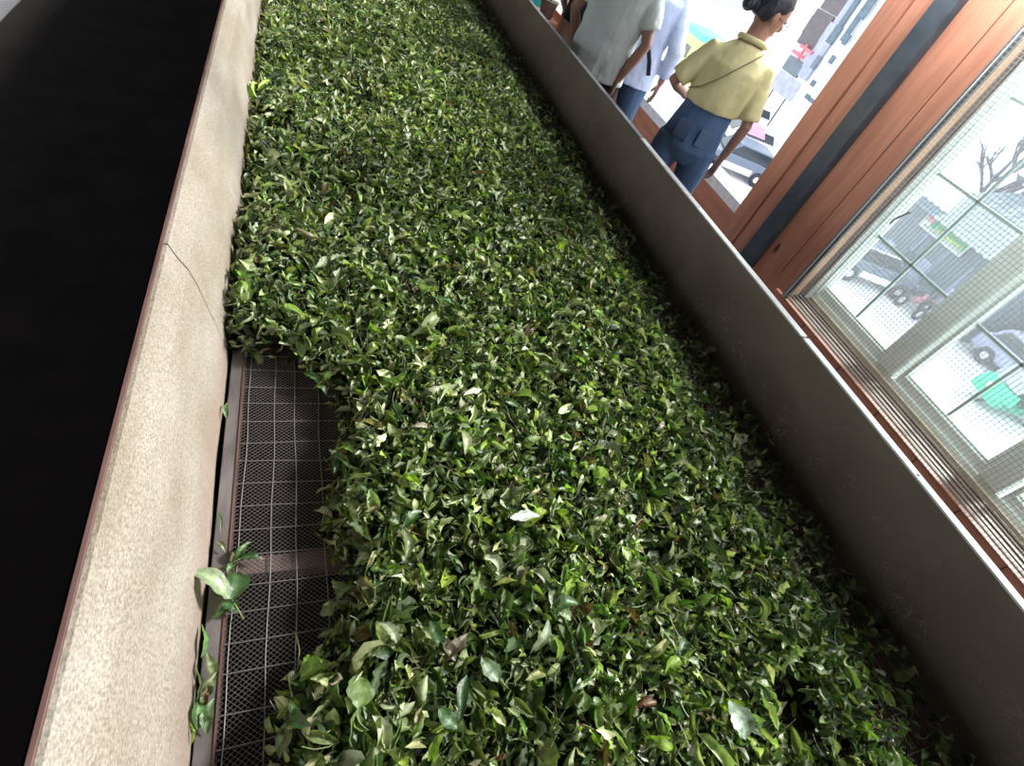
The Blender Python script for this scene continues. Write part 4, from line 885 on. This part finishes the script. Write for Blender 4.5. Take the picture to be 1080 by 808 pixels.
tuk('bright green auto rickshaw parked on the pale pavement below the mesh window', (22.7, 6.15, GZ), -.35+PI)
car('lilac grey van standing past the green auto rickshaw, against the low building', (25.6, 7.2, GZ), -1.57, M['lilac'], 4.2, 1.7, name='van')
car('dark car parked before the low lilac building, farthest along the pavement', (25.2, 2.2, GZ), -1.5, M['car_dark'], 4.0, 1.7)
# bare tree
tr = thing('bare_tree', 'bare branched tree rising behind the dark shop roof', 'tree')
tb = MB(); r = random.Random(5)
def branch(p, d, L, rad, k):
    q = p+d*L; tb.tube([p, p.lerp(q, .5)+Vector((r.uniform(-.1, .1), r.uniform(-.1, .1), 0))*L*.3, q], [rad, rad*.8, rad*.6], 6)
    if k:
        for _ in range(4 if k > 1 else 3): branch(p.lerp(q, r.uniform(.45, 1)), (d+Vector((r.uniform(-.5, .5), r.uniform(-.9, .9), r.uniform(-.2, .6)))).normalized(), L*r.uniform(.55, .8), rad*.62, k-1)
branch(Vector((32.5, 17.6, GZ)), Vector((0, -.1, 1)), 3.6, .24, 4)
branch(Vector((32.5, 17.5, GZ)), Vector((0, -.35, 1)).normalized(), 3.8, .2, 4)
tb.build('branches', M['trunk'], tr, smooth=True)
# overhead wires
for k, (ya, za, yb, zb) in enumerate(((5, -.2, 30, 1.6), (5, .2, 30, 2.2))):
    pass

# ---------------------------------------------------------------- light
M['tube'] = mat('tube_glow', (1, 1, 1)); _b = M['tube'].node_tree.nodes['Principled BSDF']; _b.inputs['Emission Color'].default_value = (.95, .98, 1, 1); _b.inputs['Emission Strength'].default_value = 6
for k in range(6):
    y = -1.6+k*1.75; t = thing('ceiling_light', 'white tube light hanging over the aisle between trough and windows', 'light', (2.45, y, 2.32), 0, 'tube lights over the aisle')  # fixtures added out of view to brighten the window wall and people
    MB().box(-.07, .07, -.62, .62, .03, .08).build('housing', M['white_metal'], t, bevel=.008)
    MB().tube([(0, -.58, .005), (0, .58, .005)], .014, 12).build('tube', M['tube'], t, smooth=True)  # glowing tube of the added fill light
    for e in (-.5, .5): MB().tube([(0, e, .08), (0, e, 3.68)], .004, 6).build('suspension_rod', M['grid_wire'], t)
    ld = bpy.data.lights.new('tube_light', 'AREA'); ld.shape = 'RECTANGLE'; ld.size = .10; ld.size_y = 1.15; ld.energy = 28; ld.color = (.96, .98, 1)
    lo = bpy.data.objects.new('tube_light', ld); C.objects.link(lo); lo.location = (2.47, y, 2.29); lo.rotation_euler.y = -.9
w = bpy.data.worlds.new('sky'); bpy.context.scene.world = w; w.use_nodes = True; nt = w.node_tree; bg = nt.nodes['Background']
bg.inputs[0].default_value = (.88, .94, 1.0, 1); bg.inputs[1].default_value = 2.8
sun = bpy.data.lights.new('sun', 'SUN'); sun.energy = 7.6; sun.angle = math.radians(9); sun.color = (1, .99, .96)
so = bpy.data.objects.new('sun', sun); C.objects.link(so); so.location = (10, 2, 10)
el = math.radians(37); dv = Vector((-math.cos(el), -.10, -math.sin(el))); so.rotation_euler = dv.to_track_quat('-Z', 'Y').to_euler()
S = bpy.context.scene; S.view_settings.view_transform = 'Standard'; S.view_settings.look = 'None'; S.view_settings.exposure = 0; S.view_settings.gamma = 1; S.view_settings.use_curve_mapping = False
S.cycles.max_bounces = 6; S.cycles.transparent_max_bounces = 12; S.cycles.use_denoising = True
